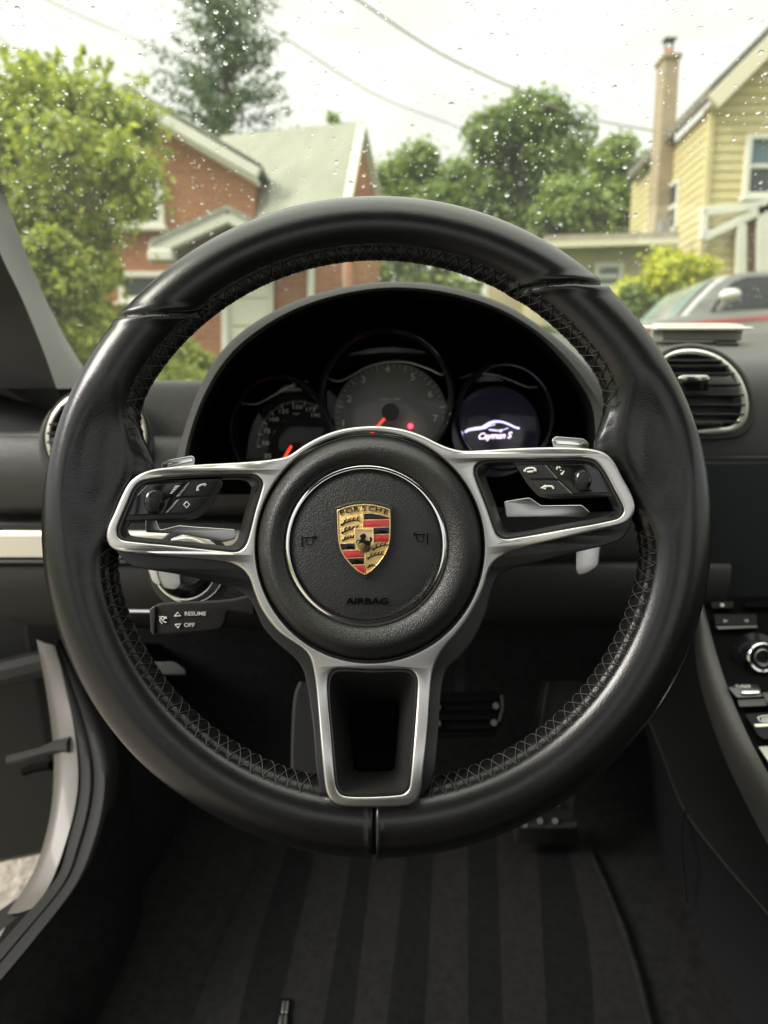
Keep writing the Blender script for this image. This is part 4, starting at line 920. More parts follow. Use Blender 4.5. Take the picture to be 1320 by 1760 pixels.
obj('pedal_frame', MB().tube([P(862, 1195, .928), P(864, 1215, .926), P(858, 1240, .926)], .0016, 6), M['studs'], bp)
obj('pedal_arm', MB().tube([P(795, 1210, .95), P(800, 1120, 1.0), P(805, 1040, 1.02)], .012, 10), M['matte'], bp)
obj('lower_cover', MB().grid([[P(x, y, .80) for x, y in open_curve([(514, 1172), (505, 1200), (501, 1260), (500, 1330)], 5)], [P(x+4, y, .795) for x, y in open_curve([(514, 1172), (505, 1200), (501, 1260), (500, 1330)], 5)], [P(600, y, .81) for x, y in open_curve([(514, 1172), (505, 1200), (501, 1260), (500, 1330)], 5)]]), M['dashlow'], col)
# ================================================================== OUTSIDE
GY = [-300, -30, -6, 0, 3, 7.5, 10, 13, 20, 30, 60, 200, 2500]; GZ = [-3, -1.6, -.75, 0, .38, .96, 1.55, 2.3, 3.0, 3.3, 3.6, 4, 5]
def gz(Y): return float(np.interp(Y, GY, GZ))
GX = [-2500, -200, -40, -12, -5, -2, 0, 2, 5, 12, 40, 200, 2500]
gys = sorted(set(GY + [-15, -3, -1.5, 1.5, 5, 6, 8.5, 11.5, 16, 25, 40, 100, 600]))
grass = mat('lawn', (.075, .11, .028), .95, spec=.1, bump=('noise', 60, .02, .6), var=.35, vscale=3)
ground = obj('ground', MB().grid([[Vector((x, y, gz(y))) for x in GX] for y in gys]), grass, None, smooth=60, kind='structure')
drv = mat('pale_gravel', (.30, .27, .22), .95, spec=.1, bump=('noise', 45, .02, .7), var=.3, vscale=25)
obj('driveway', MB().grid([[Vector((x, y, gz(y)+.006)) for x in (-6.5, -3.2, -1.5, 0, 1.5, 3.4)] for y in gys if -30 <= y <= 6]), drv, None, smooth=60, kind='structure')
road = mat('asphalt', (.055, .055, .054), .9, spec=.2, bump=('noise', 80, .01, .5), var=.15, vscale=8)
obj('road', MB().grid([[Vector((x, y, gz(y)+.006)) for x in (-60, -12, -5, 0, 5, 12, 60)] for y in (6.3, 7, 7.5, 8.5, 9.6)]), road, None, smooth=60, kind='structure')

cl_ = lambda c: c
BR = brickmat('red_brick', (.35, .15, .07), (.29, .115, .055), (.31, .23, .15), 1.9)
SHING = mat('green_shingle', (.28, .287, .235), .9, spec=.2, bump=('ribs', 1.6, .02, .5), var=.10, vscale=2.5)
WTRIM = mat('white_trim', (.62, .62, .54), .55, var=.05, vscale=2)
YEL = mat('yellow_siding', (.54, .47, .25), .6, spec=.3, var=.06, vscale=1.5)
YTRIM = mat('cream_trim', (.66, .62, .47), .6)
PANE = mat('window_pane', (.10, .16, .19), .06, spec=.6)
DARKPANE = mat('dark_pane', (.04, .05, .055), .08, spec=.6)
DOORB = mat('brown_door', (.22, .12, .07), .6)
STUCCO = mat('tan_chimney', (.33, .27, .185), .9, bump=('noise', 12, .02, .5), var=.15, vscale=3)
ROOFD = mat('dark_shingle', (.19, .175, .15), .9, var=.2, vscale=5)
def wallpoly(pts, Y, th=.25):
    return MB().prism([onWy(x, y, Y) for x, y in pts], Vector((0, th, 0)))
def bar(p0, p1, w, d, nrm=None, b=.01):
    """board between two points: w tall, d deep"""
    p0, p1 = Vector(p0), Vector(p1); u = (p1-p0); L = u.length; u.normalize(); n = Vector(nrm or (0, -1, 0)); n = (n - u*n.dot(u)).normalized(); v = u.cross(n)
    return MB().box((p0+p1)/2, u*L/2, n*d/2, v*w/2, b)

# ---- brick house
Yb = 12.0
bh = thing('brick_house', 'red brick house with white gable trim, a pale shingle wing and a white porch', 'house', Vector((-3.2, 12.5, gz(12.5))))
obj('main_wall', wallpoly([(10, 760), (10, 292), (226, 172), (437, 294), (437, 760)], Yb, 5), BR, bh, smooth=0)
f0, f1, f2 = onWy(219, 157, Yb-.25), onWy(446, 290, Yb-.25), onWy(-8, 290, Yb-.25)
obj('gable_board', bar(f0 - Vector((0, 0, .08)), f1 - Vector((0, 0, .05)), .20, .12), WTRIM, bh)
obj('gable_board', bar(f0 - Vector((0, 0, .08)), f2 - Vector((0, 0, .05)), .20, .12), WTRIM, bh)
obj('gable_soffit', bar((f0+f1)/2*1 + (f0-f1)*.48 + Vector((0, .15, -.20)), (f0+f1)/2 + (f1-f0)*.48 + Vector((0, .15, -.20)), .06, .30), WTRIM, bh)
obj('main_roof', MB().prism([f0 + Vector((0, -.06, .10)), f1 + Vector((.05, -.06, .05)), f1 + Vector((.05, -.06, -.02)), f0 + Vector((0, -.06, 0)), f2 + Vector((0, -.06, -.02)), f2 + Vector((0, -.06, .05))], Vector((0, 5.5, 0))), SHING, bh, smooth=0)
A, R1, R2, B, Cc = P(596, 346, 10.4), P(622, 208, 11.0), P(380, 233, 13.2), P(340, 385, 12.2), P(653, 342, 11.9)
nrm = (R1-A).cross(B-A).normalized(); nrm = nrm if nrm.z > 0 else -nrm
A2, B2 = A + (A-R1)*.10, B + (B-R2)*.10
obj('wing_roof', MB().prism([A2, R1, R2, B2], -nrm*.12), SHING, bh, smooth=0)
Cr = Cc + (Cc-R1)*.08; Cb = Cc + (R2-R1)
obj('wing_roof', MB().prism([R1, Cr, Cr + (R2-R1), R2], Vector((0, .05, -.12))), SHING, bh, smooth=0)
dn3 = lambda p, z: Vector((p.x, p.y, z))
inw = lambda p: p - nrm*.13
obj('wing_wall', MB().prism([inw(A) + EX*.02, R1 - Vector((0, 0, .16)), Cc - Vector((0, 0, .14)), dn3(Cc, 1.2), dn3(inw(A) + EX*.02, 1.2)], (R2-R1)*.06), BR, bh, smooth=0)
obj('wing_wall', MB().add([inw(A), inw(B), dn3(inw(B), 1.2), dn3(inw(A), 1.2)], [(0, 1, 2, 3)]), BR, bh, smooth=0)
obj('rake_board', bar(R1 - Vector((0, .12, .10)), A2 - Vector((0, .12, .12)), .13, .06), WTRIM, bh)
obj('rake_board', bar(R1 - Vector((0, .12, .10)), Cr - Vector((0, .12, .12)), .13, .06), WTRIM, bh)
# porch
Yp = 9.6
obj('porch_wall', wallpoly([(325, 760), (325, 428), (398, 382), (480, 425), (592, 440), (592, 760)], Yp+.5, .3), BR, bh, smooth=0)
g0, g1, g2 = onWy(262, 432, Yp), onWy(393, 372, Yp), onWy(520, 440, Yp)
obj('porch_board', bar(g0, g1, .17, .16), WTRIM, bh); obj('porch_board', bar(g1, g2, .17, .16), WTRIM, bh)
obj('porch_return', MB().box(g0 + Vector((.12, .02, -.06)), EX*.16, Vector((0, .12, 0)), Vector((0, 0, .07)), .02), WTRIM, bh)
obj('porch_roof', MB().prism([g0 + Vector((0, -.1, .12)), g1 + Vector((0, -.1, .12)), g2 + Vector((0, -.1, .12)), g2 + Vector((0, -.1, .06)), g1 + Vector((0, -.1, .06)), g0 + Vector((0, -.1, .06))], Vector((0, 2.4, 0))), SHING, bh, smooth=0)
q = [onWy(x, y, Yp+.45) for x, y in ((388, 446), (470, 446), (470, 700), (388, 700))]
dm = obj('porch_door', MB().prism(q, Vector((0, -.05, 0))), mat('pale_door', (.68, .66, .54), .5), bh, smooth=0)
for y0, y1 in ((455, 512), (518, 560), (566, 620)):
    c0, c1 = onWy(398, y0, Yp+.39), onWy(461, y1, Yp+.39)
    obj('door_panel', MB().box((c0+c1)/2, EX*(c1.x-c0.x)/2, Vector((0, .012, 0)), Vector((0, 0, (c0.z-c1.z)/2)), .006), mat('pale_panel', (.66, .64, .52), .5), dm)
obj('door_frame', bar(onWy(388, 440, Yp+.4), onWy(388, 720, Yp+.4), .09, .12), WTRIM, bh)
obj('downspout', MB().tube([onWy(534, 380, Yp+.42), onWy(534, 720, Yp+.42)], .05, 10), WTRIM, bh)
obj('corner_pipe', MB().tube([onWy(592, 380, Yp+.45), onWy(592, 720, Yp+.45)], .025, 8), mat('pale_brick', (.5, .36, .27), .8), bh)
# windows
def window(par, px0, py0, px1, py1, Y, pm, mull=True, fw=.09):
    a, b = onWy(px0, py0, Y), onWy(px1, py1, Y); cx, cz = (a.x+b.x)/2, (a.z+b.z)/2; hw, hh = (b.x-a.x)/2, (a.z-b.z)/2
    mb = MB(); Yv = Vector((0, .06, 0))
    for s in (-1, 1):
        mb.box(Vector((cx + s*(hw-fw/2), Y-.03, cz)), EX*fw/2, Yv, Vector((0, 0, hh)), .01); mb.box(Vector((cx, Y-.034, cz + s*(hh-fw/2))), EX*(hw-fw), Yv, Vector((0, 0, fw/2)), .01)
    if mull: mb.box(Vector((cx, Y-.02, cz)), EX*(hw-fw), Yv*.8, Vector((0, 0, .035)), .008)
    w = obj('window', mb, WTRIM, par, smooth=0)
    obj('sill', MB().box(Vector((cx, Y-.08, cz-hh-.03)), EX*(hw+.05), Vector((0, .09, 0)), Vector((0, 0, .035)), .01), WTRIM, w)
    if mull:
        for s, m in ((1, pm[0]), (-1, pm[1])): obj('pane', MB().box(Vector((cx, Y-.01, cz + s*(hh/2-.03))), EX*(hw-fw), Vector((0, .01, 0)), Vector((0, 0, hh/2-.06))), m, w, smooth=0)
    else: obj('pane', MB().box(Vector((cx, Y-.01, cz)), EX*(hw-fw), Vector((0, .01, 0)), Vector((0, 0, hh-fw))), pm[0], w, smooth=0)
    return w
window(bh, 168, 300, 285, 392, Yb, (PANE, DARKPANE)); window(bh, 205, 468, 292, 520, Yb, (DARKPANE,), False)

# ---- yellow house
yh = thing('yellow_house', 'yellow clapboard house with white porch trim beside the parked car', 'house', Vector((8, 14, gz(14))))
Yc = 13.0; Q = onWy(1203, 500, Yc); Q.z = 0
ud = Vector((.049, 1, 0)).normalized(); wd = Vector((1, -.049, 0)).normalized()
zE = onWy(1203, 182, Yc).z; zG = gz(13) - .3; WID = 9.0; LEN = 4.6
fz = lambda py: onWy(1203, py, Yc).z
sidemesh = {}
obj('house_core', MB().prism([Q + ud*.03 + wd*.03 + Vector((0, 0, zG)), Q + ud*.03 + wd*(WID-.03) + Vector((0, 0, zG)), Q + ud*.03 + wd*(WID-.03) + Vector((0, 0, zE)), Q + ud*.03 + wd*WID/2 + Vector((0, 0, zE+WID/2-.06)), Q + ud*.03 + wd*.03 + Vector((0, 0, zE))], ud*(LEN-.06)), YEL, yh, smooth=0)
EXPO = .152; k = 0; z = zG
while z < zE + WID/2 - .2:
    x0 = max(0, z + EXPO - zE); x1 = WID - x0
    if x1 - x0 > .3:
        poly = [Q + wd*x0 - ud*.022 + Vector((0, 0, z)), Q + wd*x0 + ud*.03 + Vector((0, 0, z)), Q + wd*x0 + ud*.03 + Vector((0, 0, z+EXPO-.004)), Q + wd*x0 - ud*.004 + Vector((0, 0, z+EXPO-.004))]
        obj('siding_board', MB().prism(poly, wd*min(x1-x0, 3.6)), YEL, yh, smooth=0)
    if z < zE - .1:
        if True:
            poly = [Q - wd*.022 + ud*.0 + Vector((0, 0, z)), Q + wd*.03 + Vector((0, 0, z)), Q + wd*.03 + Vector((0, 0, z+EXPO-.004)), Q - wd*.004 + Vector((0, 0, z+EXPO-.004))]
            obj('siding_board', MB().prism(poly, ud*LEN), YEL, yh, smooth=0)
    z += EXPO
obj('corner_board', MB().box(Q - ud*.02 - wd*.02 + Vector((0, 0, (zG+zE)/2)), wd*.05, ud*.05, Vector((0, 0, (zE-zG)/2)), .01), YEL, yh)
e0 = Q - wd*.14 - ud*.30 + Vector((0, 0, zE-.06)); e1 = e0 + (wd + Vector((0, 0, 1)))*5.0
obj('barge_board', bar(e0 + wd*.02, e1, .26, .10, -ud), YTRIM, yh)
obj('rake_soffit', bar(e0 + ud*.22 + Vector((0, 0, -.02)), e1 + ud*.22 + Vector((0, 0, -.02)), .05, .30, -ud), YTRIM, yh)
obj('roof', MB().prism([e0 + Vector((-.06, -.05, .16)), e1 + Vector((-.06, -.05, .16)), e1 + Vector((-.06, -.05, .26)), e0 + Vector((-.06, -.05, .26))], ud*(LEN+.1)), ROOFD, yh, smooth=0)
obj('gutter', MB().tube([e0 + Vector((-.03, 0, .10)) + ud*.06, e0 + Vector((-.03, 0, .10)) + ud*(LEN-.1)], .05, 8), ROOFD, yh)
Yw = Yc - .35
window(yh, 1282, 232, 1372, 342, Yw+.28, (PANE, DARKPANE))
# side window
a = Q + ud*1.35 - wd*.03; hz0, hz1 = fz(360)*1.0, fz(268)
mb = MB()
for t in (0, .55): mb.box(a + ud*t + Vector((0, 0, (hz0+hz1)/2)), ud*.045, wd*.03, Vector((0, 0, (hz1-hz0)/2)), .006)
for zz in (hz0, hz1, (hz0+hz1)/2): mb.box(a + ud*.275 + Vector((0, 0, zz)), ud*.23, wd*.033, Vector((0, 0, .04)), .006)
sw_ = obj('side_window', mb, WTRIM, yh, smooth=0); obj('pane', MB().box(a + ud*.275 + wd*.012 + Vector((0, 0, (hz0+hz1)/2)), ud*.24, wd*.01, Vector((0, 0, (hz1-hz0)/2))), DARKPANE, sw_, smooth=0)
# porch trim on the front
fp = lambda x, y: onWy(x, y, Yw+.15)
for nm, p0, p1, w in (('porch_beam', (1205, 365), (1330, 352), .14), ('porch_brace', (1207, 410), (1330, 352), .13), ('porch_post', (1210, 358), (1208, 412), .11), ('porch_post', (1273, 386), (1272, 640), .16), ('porch_post', (1313, 354), (1311, 640), .26), ('porch_beam', (1316, 352), (1480, 340), .14)):
    obj(nm, bar(fp(*p0), fp(*p1), w, .12), WTRIM, yh)
q = [onWy(x, y, Yw+.29) for x, y in ((1278, 382), (1305, 372), (1305, 640), (1278, 640))]; obj('front_door', MB().prism(q, Vector((0, -.04, 0))), DOORB, yh, smooth=0)
# chimney
Yk = 15.0; c0 = onWy(1139.5, 250, Yk); w_ = 23.5*Yk/F*.5
zt = onWy(1139.5, 108, Yk).z
ch = obj('chimney', MB().box(Vector((c0.x, Yk, (zt+zG)/2)), EX*w_, Vector((0, .22, 0)), Vector((0, 0, (zt-zG)/2)), .01), STUCCO, yh)
obj('chimney_cap', MB().box(Vector((c0.x, Yk, zt+.04)), EX*(w_+.04), Vector((0, .26, 0)), Vector((0, 0, .05)), .015), STUCCO, ch)
obj('chimney_pot', MB().rings([[Vector((c0.x + r*math.cos(a), Yk + r*math.sin(a), zt + h)) for a in lin(0, 2*math.pi, 16, endpoint=False)] for r, h in ((.09, .06), (.085, .2), (.075, .24))]), mat('terracotta', (.42, .17, .09), .8), ch)
mb = MB(); mb.box(Vector((c0.x, Yk, zt+.40)), EX*.12, Vector((0, .12, 0)), Vector((0, 0, .012)), .004)
for s in (-1, 1): mb.box(Vector((c0.x+s*.07, Yk, zt+.31)), EX*.008, Vector((0, .05, 0)), Vector((0, 0, .09)))
obj('chimney_cowl', mb, mat('cowl_metal', (.2, .19, .17), .5, metal=.8), ch)
# garage
gr = thing('flat_garage', 'low tan garage with a flat roof joined to the yellow house', 'garage', onWy(1050, 560, 12.8))
obj('wall', wallpoly([(955, 700), (955, 418), (1166, 418), (1166, 700)], 12.6, 3), mat('tan_render', (.50, .45, .28), .85, var=.06), gr, smooth=0)
r0 = [onWy(x, y, 12.2) for x, y in ((940, 418), (1168, 410), (1168, 398), (940, 404))]; obj('roof', MB().prism(r0, Vector((0, 3.6, 0))), mat('garage_roof', (.34, .30, .24), .85, var=.2, vscale=2), gr, smooth=0)
r1 = [p + Vector((0, -.03, -.02)) for p in [onWy(x, y, 12.2) for x, y in ((940, 424), (1168, 417), (1168, 408), (940, 414))]]; obj('fascia', MB().prism(r1, Vector((0, .08, 0))), YTRIM, gr, smooth=0)
window(gr, 1020, 452, 1068, 500, 12.58, (PANE, PANE))
obj('chimney_crate', MB().box(onWy(1141, 392, 13.4), EX*.09, Vector((0, .09, 0)), Vector((0, 0, .11)), .01), mat('grey_vent', (.2, .2, .2), .6), gr)

# ---- foliage
def quads(name, cen, nor, size, m, par, asp=1.6, kind=None, label=None):
    cen, nor = np.asarray(cen, float), np.asarray(nor, float); n = len(cen)
    nor /= np.linalg.norm(nor, axis=1, keepdims=True)+1e-9; r = rng.normal(size=(n, 3)); u = np.cross(nor, r); u /= np.linalg.norm(u, axis=1, keepdims=True)+1e-9
    v = np.cross(nor, u); s = np.asarray(size).reshape(-1, 1) if np.ndim(size) else size*(.7+.6*rng.random((n, 1)))
    c = cen.mean(0); L = cen - c
    vs = np.stack([L - u*s*asp*.5, L + v*s*.5 + nor*s*.12, L + u*s*asp*.5, L - v*s*.5 + nor*s*.12], 1).reshape(-1, 3)
    me = bpy.data.meshes.new(name); me.vertices.add(4*n); me.vertices.foreach_set('co', vs.ravel()); me.loops.add(4*n); me.loops.foreach_set('vertex_index', np.arange(4*n))
    me.polygons.add(n); me.polygons.foreach_set('loop_start', np.arange(0, 4*n, 4)); me.update(calc_edges=True); me.validate(); me.materials.append(m)
    return link(name, me, Vector(c), par, label, kind)
def clumps_cloud(clumps, n, shell=.55):
    w = np.array([c[3]**2 for c in clumps]); w = w/w.sum(); idx = rng.choice(len(clumps), n, p=w); d = rng.normal(size=(n, 3)); d /= np.linalg.norm(d, axis=1, keepdims=True)
    rr = shell + (1-shell)*rng.random((n, 1))**.6; base_ = np.array([c[:3] for c in clumps])[idx]; R = np.array([c[3] for c in clumps])[idx].reshape(-1, 1)
    sq = np.array([c[4] if len(c) > 4 else .8 for c in clumps])[idx]
    off = d*rr*R*(1+.24*rng.normal(size=(n, 1))); off[:, 2] *= sq
    return base_+off, d*.7 + rng.normal(size=(n, 3))*.5 + np.array([0, 0, .5])
BARK = mat('bark', (.11, .085, .065), .95, bump=('noise', 14, .03, .8), var=.3)
def limbs(base_, h, tips, r):
    mb = MB(); b = Vector(base_); top = b + Vector((0, 0, h)); mb.tube([b, b*.6+top*.4 + Vector((.04*h, 0, 0)), top], [r, r*.75, r*.4], 8)
    for t in tips:
        t = Vector(t); s = b + Vector((0, 0, h*random.uniform(.45, .95))); md = (s+t)/2 + Vector((0, 0, .12*(t-s).length)); mb.tube([s, md, t], [r*.38, r*.25, r*.08], 5)
    return mb
def broadleaf(name, label, px, py, wpx, hpx, d, n, leaf, m, group=None, seed=0, nclump=26, base_z=None, shape=1.0, cat='tree'):
    rs = random.Random(seed); c = P(px, py, d); rx, rz = wpx*d/F/2, hpx*d/F/2; g = base_z if base_z is not None else gz(c.y)
    t = thing(name, label, cat, Vector((c.x, c.y, g)), group); cl = []
    for i in range(nclump):
        a = rs.uniform(0, 6.28); zz = rs.uniform(-1, 1); ra = math.sqrt(max(.03, 1-abs(zz)**(2.2*shape)))*rs.uniform(.35, .92)
        s = rs.uniform(.22, .42)*min(rx, rz*1.2); cl.append((c.x + rx*ra*math.cos(a)*.86, c.y + rx*ra*math.sin(a)*.7, c.z + rz*zz*.84, s, .78))
    cen, nor = clumps_cloud(cl, int(n*2.0)); quads('crown', cen, nor, leaf*.72, m, t)
    obj('trunk', limbs((c.x, c.y, g), max(.3, c.z - g + rz*.3), [q[:3] for q in cl[:14]], max(.02, rx*.06)), BARK, t)
    return t
LG = leafmat('lime_leaves', (.15, .23, .025), (.52, .56, .09), .5)
MG = leafmat('mid_green_leaves', (.07, .125, .02), (.25, .34, .07), .35)
MG2 = leafmat('light_green_leaves', (.12, .19, .03), (.35, .44, .10), .38)
DG = leafmat('spruce_needles', (.05, .095, .035), (.17, .25, .10), .15)
YG = leafmat('golden_leaves', (.28, .33, .015), (.70, .70, .05), .4)
# big shrub tree on the left
lt = thing('leafy_tree', 'light green leafy tree in front of the brick house', 'tree', Vector((-2.55, 5.2, gz(5.2))), None)
rs = random.Random(3); cl = []; tips = []
for (x, y, rr) in ((40, 160, 55), (120, 165, 50), (190, 190, 55), (240, 215, 45), (30, 250, 75), (110, 260, 80), (200, 280, 60), (250, 300, 36), (30, 350, 75), (100, 370, 70), (160, 400, 60), (60, 440, 70), (130, 480, 65), (180, 470, 40), (20, 520, 70), (90, 560, 65), (150, 580, 60), (210, 560, 45), (-60, 200, 90), (-70, 350, 100), (-60, 500, 90), (230, 350, 40), (170, 330, 60), (60, 130, 40), (250, 620, 60), (310, 660, 50), (160, 660, 70), (70, 640, 80), (110, 500, 60), (60, 590, 60), (200, 640, 60), (40, 420, 50), (100, 430, 50)):
    d = 5.3 + rs.uniform(-.5, .6); c = P(x, y, d); cl.append((c.x, c.y, c.z, rr*d/F, .85)); tips.append(c)
cen, nor = clumps_cloud(cl, 24000, .15)
sp_ = []
for (x0, y0, x1, y1) in ((70, 170, 100, 92), (125, 160, 142, 75), (165, 170, 190, 100), (20, 130, 8, 80), (95, 150, 70, 105), (205, 200, 250, 130), (150, 140, 170, 108), (40, 120, 48, 88), (230, 290, 300, 262), (240, 330, 290, 345)):
    d = 5.2 + rs.uniform(-.3, .3)
    for t in lin(0, 1, 26):
        sp_.append(np.array(P(x0+(x1-x0)*t, y0+(y1-y0)*t, d)) + rng.normal(size=3)*(.055*(1-.7*t)))
    tips.append(P(x1, y1, d))
cen = np.vstack([cen, sp_]); nor = np.vstack([nor, rng.normal(size=(len(sp_), 3))])
quads('crown', cen, nor, .046, LG, lt, 1.7)
obj('trunk', limbs((-2.75, 5.5, gz(5.5)), 1.5, tips[::3], .05), BARK, lt)
# spruce
sc_ = thing('spruce_tree', 'tall dark spruce rising behind the pale shingle roof', 'tree', Vector((P(418, 400, 21).x, P(418, 400, 21).y, gz(21))))
mb = MB(); cen, nor = [], []; tp = P(372, -190, 21); bz = gz(21); ax_ = Vector((tp.x, tp.y, 0)); H = tp.z - bz
mb.tube([ax_ + Vector((0, 0, bz)), ax_ + Vector((.1, 0, bz+H*.5)), ax_ + Vector((0, 0, bz+H))], [.22, .13, .02], 8)
zlow = P(418, 330, 21).z; zz = tp.z - .2
while zz > zlow:
    f_ = (tp.z - zz)/(tp.z - P(418, 230, 21).z); Lb = .3 + 2.1*min(1.1, f_)**.9
    for j in range(7):
        a = rng.random()*6.28; L_ = Lb*(.45+.75*rng.random()); up_ = .02 + .35*(1-f_)
        pts = [ax_ + Vector((math.cos(a)*L_*s, math.sin(a)*L_*s, zz + up_*L_*s + .16*L_*s*s)) for s in (0, .35, .7, 1)]
        mb.tube(pts, [.035, .025, .015, .006], 4)
        for s in lin(.15, 1.04, int(7 + L_*8)):
            p = np.array(ax_ + Vector((math.cos(a)*L_*s, math.sin(a)*L_*s, zz + up_*L_*s + .16*L_*s*s)))
            for _ in range(6): cen.append(p + rng.normal(size=3)*np.array([.14, .14, .10]) + np.array([0, 0, -.05])); nor.append(rng.normal(size=3) + np.array([0, 0, .4]))
    zz -= .44
quads('crown', cen, nor, .085, DG, sc_, 2.0); obj('trunk', mb, BARK, sc_)
gT = 'broadleaf trees beyond the houses'
broadleaf('round_tree', 'tall round-headed tree, topmost of the broadleaf trees beyond the houses', 905, 300, 250, 255, 30, 8500, .26, MG, gT, 5, 60, shape=1.4)
broadleaf('broad_tree', 'pale green tree beside the brick house gable', 722, 345, 190, 190, 34, 5000, .27, MG2, gT, 8, 30)
broadleaf('broad_tree', 'light green tree between the round-headed tree and the chimney', 1062, 330, 175, 175, 27, 5200, .24, MG2, gT, 9, 30)
broadleaf('broad_tree', 'low green tree under the round-headed tree, left of the garage', 985, 385, 190, 130, 24, 4500, .22, MG2, gT, 12, 24)
broadleaf('broad_tree', 'mid green tree standing between the pale tree and the round-headed tree', 815, 365, 170, 170, 32, 4200, .27, MG, gT, 14, 26)
broadleaf('broad_tree', 'green tree filling the gap behind the top of the wheel rim', 720, 470, 220, 130, 26, 2600, .24, MG2, gT, 15, 24)
broadleaf('slim_tree', 'thin sparse treetop poking above the shingle roof ridge', 582, 240, 60, 130, 26, 420, .12, MG2, None, 18, 16)
broadleaf('golden_bush', 'golden yellow bush behind the parked silver car', 1150, 505, 205, 135, 10.0, 3600, .085, YG, None, 21, 34, cat='bush')
broadleaf('green_bush', 'dark green bush beside the golden bush', 1092, 545, 90, 110, 9.6, 1300, .07, MG, None, 22, 16, cat='bush')
broadleaf('garden_bush', 'small green bush between the hood and the wheel rim', 800, 520, 120, 80, 14, 1300, .11, MG2, None, 23, 16, cat='bush')
broadleaf('low_bush', 'lime bush below the brick porch by the dash corner', 320, 640, 130, 110, 6.5, 1200, .06, LG, None, 24, 16, cat='bush')
broadleaf('lime_bush', 'bright lime bush at the foot of the windscreen pillar', 95, 530, 190, 250, 4.6, 3600, .055, LG, None, 31, 30, cat='bush')
# garden wall seen through the wheel
gw = tag(obj('garden_wall', wallpoly([(838, 600), (838, 482), (935, 490), (935, 600)], 15.5, .3), mat('beige_wall', (.50, .43, .28), .85, var=.08), None, smooth=0), 'beige garden wall seen between hood and wheel rim', 'wall')
# ---- parked car, side on, nose to the left
pk = thing('parked_car', 'silver sedan with a red side stripe parked across the road', 'car', onWy(1360, 688, 7.5))
SIL = mat('silver_paint', (.40, .40, .385), .28, metal=.55, coat=.6); CGL = mat('car_glass', (.02, .024, .026), .06, spec=.6); PGL = mat('car_windscreen', (.26, .33, .31), .05, spec=.8)
RST = mat('red_stripe', (.42, .06, .06), .35, coat=.5); TYR = mat('tyre', (.02, .02, .02), .8)
prof = closed_curve([(1012, 640), (1010, 605), (1018, 580), (1040, 566), (1100, 554), (1180, 541), (1240, 537), (1330, 530), (1450, 528), (1600, 532), (1680, 540), (1728, 555), (1738, 600), (1732, 645), (1600, 655), (1300, 658), (1100, 655)], 5)
def carloft(prof, ys, ks, cxy):
    return MB().rings([[onWy(cxy[0]+(x-cxy[0])*k, cxy[1]+(y-cxy[1])*k, 7.5) + Vector((0, yy, 0)) for x, y in prof] for yy, k in zip(ys, ks)])
obj('body', carloft(prof, (0, .04, .16, .9, 1.6, 1.72, 1.76), (.965, .99, 1.0, 1.01, 1.0, .99, .965), (1370, 600)), SIL, pk, smooth=50)
cab = [(1176, 545), (1205, 512), (1235, 482), (1262, 466), (1300, 460), (1400, 456), (1500, 462), (1560, 485), (1620, 530), (1600, 545)]
obj('cabin', carloft(cab, (.16, .24, .34, .9, 1.4, 1.52, 1.6), (.955, .985, 1.0, 1.015, 1.0, .985, .955), (1400, 530)), SIL, pk, smooth=50)
wsq = [(1186, 541), (1210, 513), (1238, 485), (1257, 472)]
obj('front_glass', MB().grid([[onWy(x-6, y-2, 7.5) + Vector((0, yy, 0)) for x, y in wsq] for yy in (.26, .5, .9, 1.3, 1.5)]), PGL, pk, smooth=60)
obj('side_glass', plate([fillet([(1232, 533), (1250, 505), (1272, 480), (1296, 471), (1370, 468), (1370, 526)], 6)], 7.5, .02, .8, 1, lambda x, y, z: onWy(x, y, 7.5) + Vector((0, .150 - z, 0))), CGL, pk)
obj('side_glass', plate([fillet([(1380, 526), (1380, 468), (1480, 472), (1530, 490), (1560, 528)], 6)], 7.5, .02, .8, 1, lambda x, y, z: onWy(x, y, 7.5) + Vector((0, .150 - z, 0))), CGL, pk)
obj('side_stripe', plate([[(1040, 572), (1100, 562), (1200, 552), (1320, 542), (1600, 542), (1600, 550), (1320, 550), (1200, 560), (1100, 572), (1040, 581)]], 7.5, .012, .5, 1, lambda x, y, z: onWy(x, y, 7.5) + Vector((0, -.012 - z, 0))), RST, pk)
rows = []
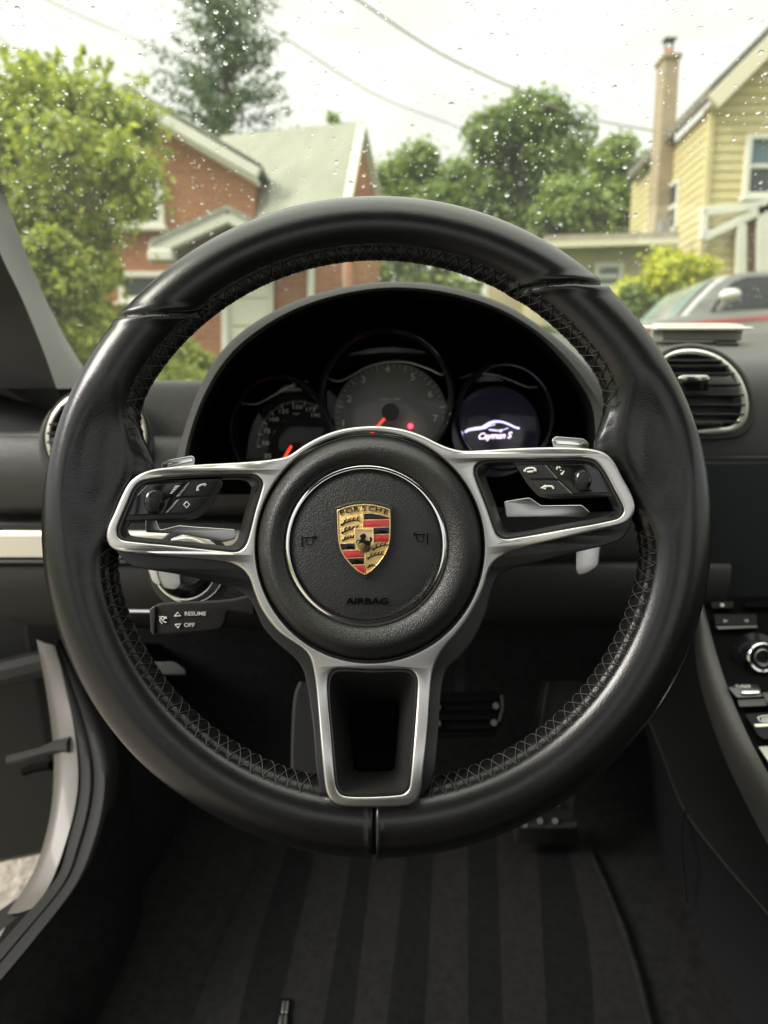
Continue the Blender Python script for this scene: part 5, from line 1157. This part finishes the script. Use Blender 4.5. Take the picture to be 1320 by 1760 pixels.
for t in lin(-1, 1, 9):
    s = math.sqrt(max(.02, 1-t*t)); c = onWy(1245, 510, 7.5) + Vector((t*.115, -.12, .01*t)); rows.append([c + Vector((0, math.cos(a)*.07*s, math.sin(a)*.065*s)) for a in lin(0, 2*math.pi, 16, endpoint=False)])
mr_ = obj('mirror', MB().rings(rows), mat('pale_silver', (.62, .61, .56), .3, metal=.3, coat=.5), pk, smooth=60)
obj('mirror_stalk', MB().tube([onWy(1245, 516, 7.5) + Vector((0, -.08, 0)), onWy(1243, 530, 7.5) + Vector((0, .10, 0))], .03, 8), SIL, mr_)
for wx in (1140, 1590):
    c = onWy(wx, 650, 7.5) + Vector((0, .02, -.02)); ring = lambda r, yy: [c + Vector((r*math.cos(a), yy, r*math.sin(a))) for a in lin(0, 2*math.pi, 32, endpoint=False)]
    w_ = obj('wheel', MB().grid([ring(.19, 0), ring(.29, -.015), ring(.31, .03), ring(.31, .17), ring(.2, .2)], cu=True), TYR, pk); obj('rim', MB().rings([ring(.2, .02), ring(.19, .005), ring(.05, .03)]), SIL, w_)
obj('door_handle', MB().tube([onWy(1352, 545, 7.5) + Vector((0, -.01, 0)), onWy(1375, 544, 7.5) + Vector((0, -.01, 0))], .018, 6), SIL, pk)
# ---- overhead wires
def wire(lab, pts, d0, d1, r):
    sm = open_curve(pts, 10); n = len(sm); ps = [P(x, y, d0 + (d1-d0)*i/(n-1)) for i, (x, y) in enumerate(sm)]
    tag(obj('overhead_wire', MB().tube(ps, r, 6), WIRE), lab, 'wire', 'overhead wires crossing the sky')
WIRE = mat('wire_grey', (.30, .30, .28), .7)
wire('thick overhead wire, highest of the wires, running down towards the chimney', [(560, -35), (620, 3), (750, 88), (890, 155), (1000, 200), (1128, 226)], 9, 15, .017)
wire('thin overhead wire passing below the thick one towards the round-headed tree', [(355, -20), (500, 72), (640, 160), (760, 208), (830, 236)], 11, 20, .014)
wire('faint overhead wire above the lime tree', [(40, -20), (150, 32), (280, 85), (330, 100)], 12, 16, .010)
wire('lowest faint overhead wire behind the lime tree', [(-30, 40), (60, 112), (120, 150), (260, 190)], 12, 16, .010)
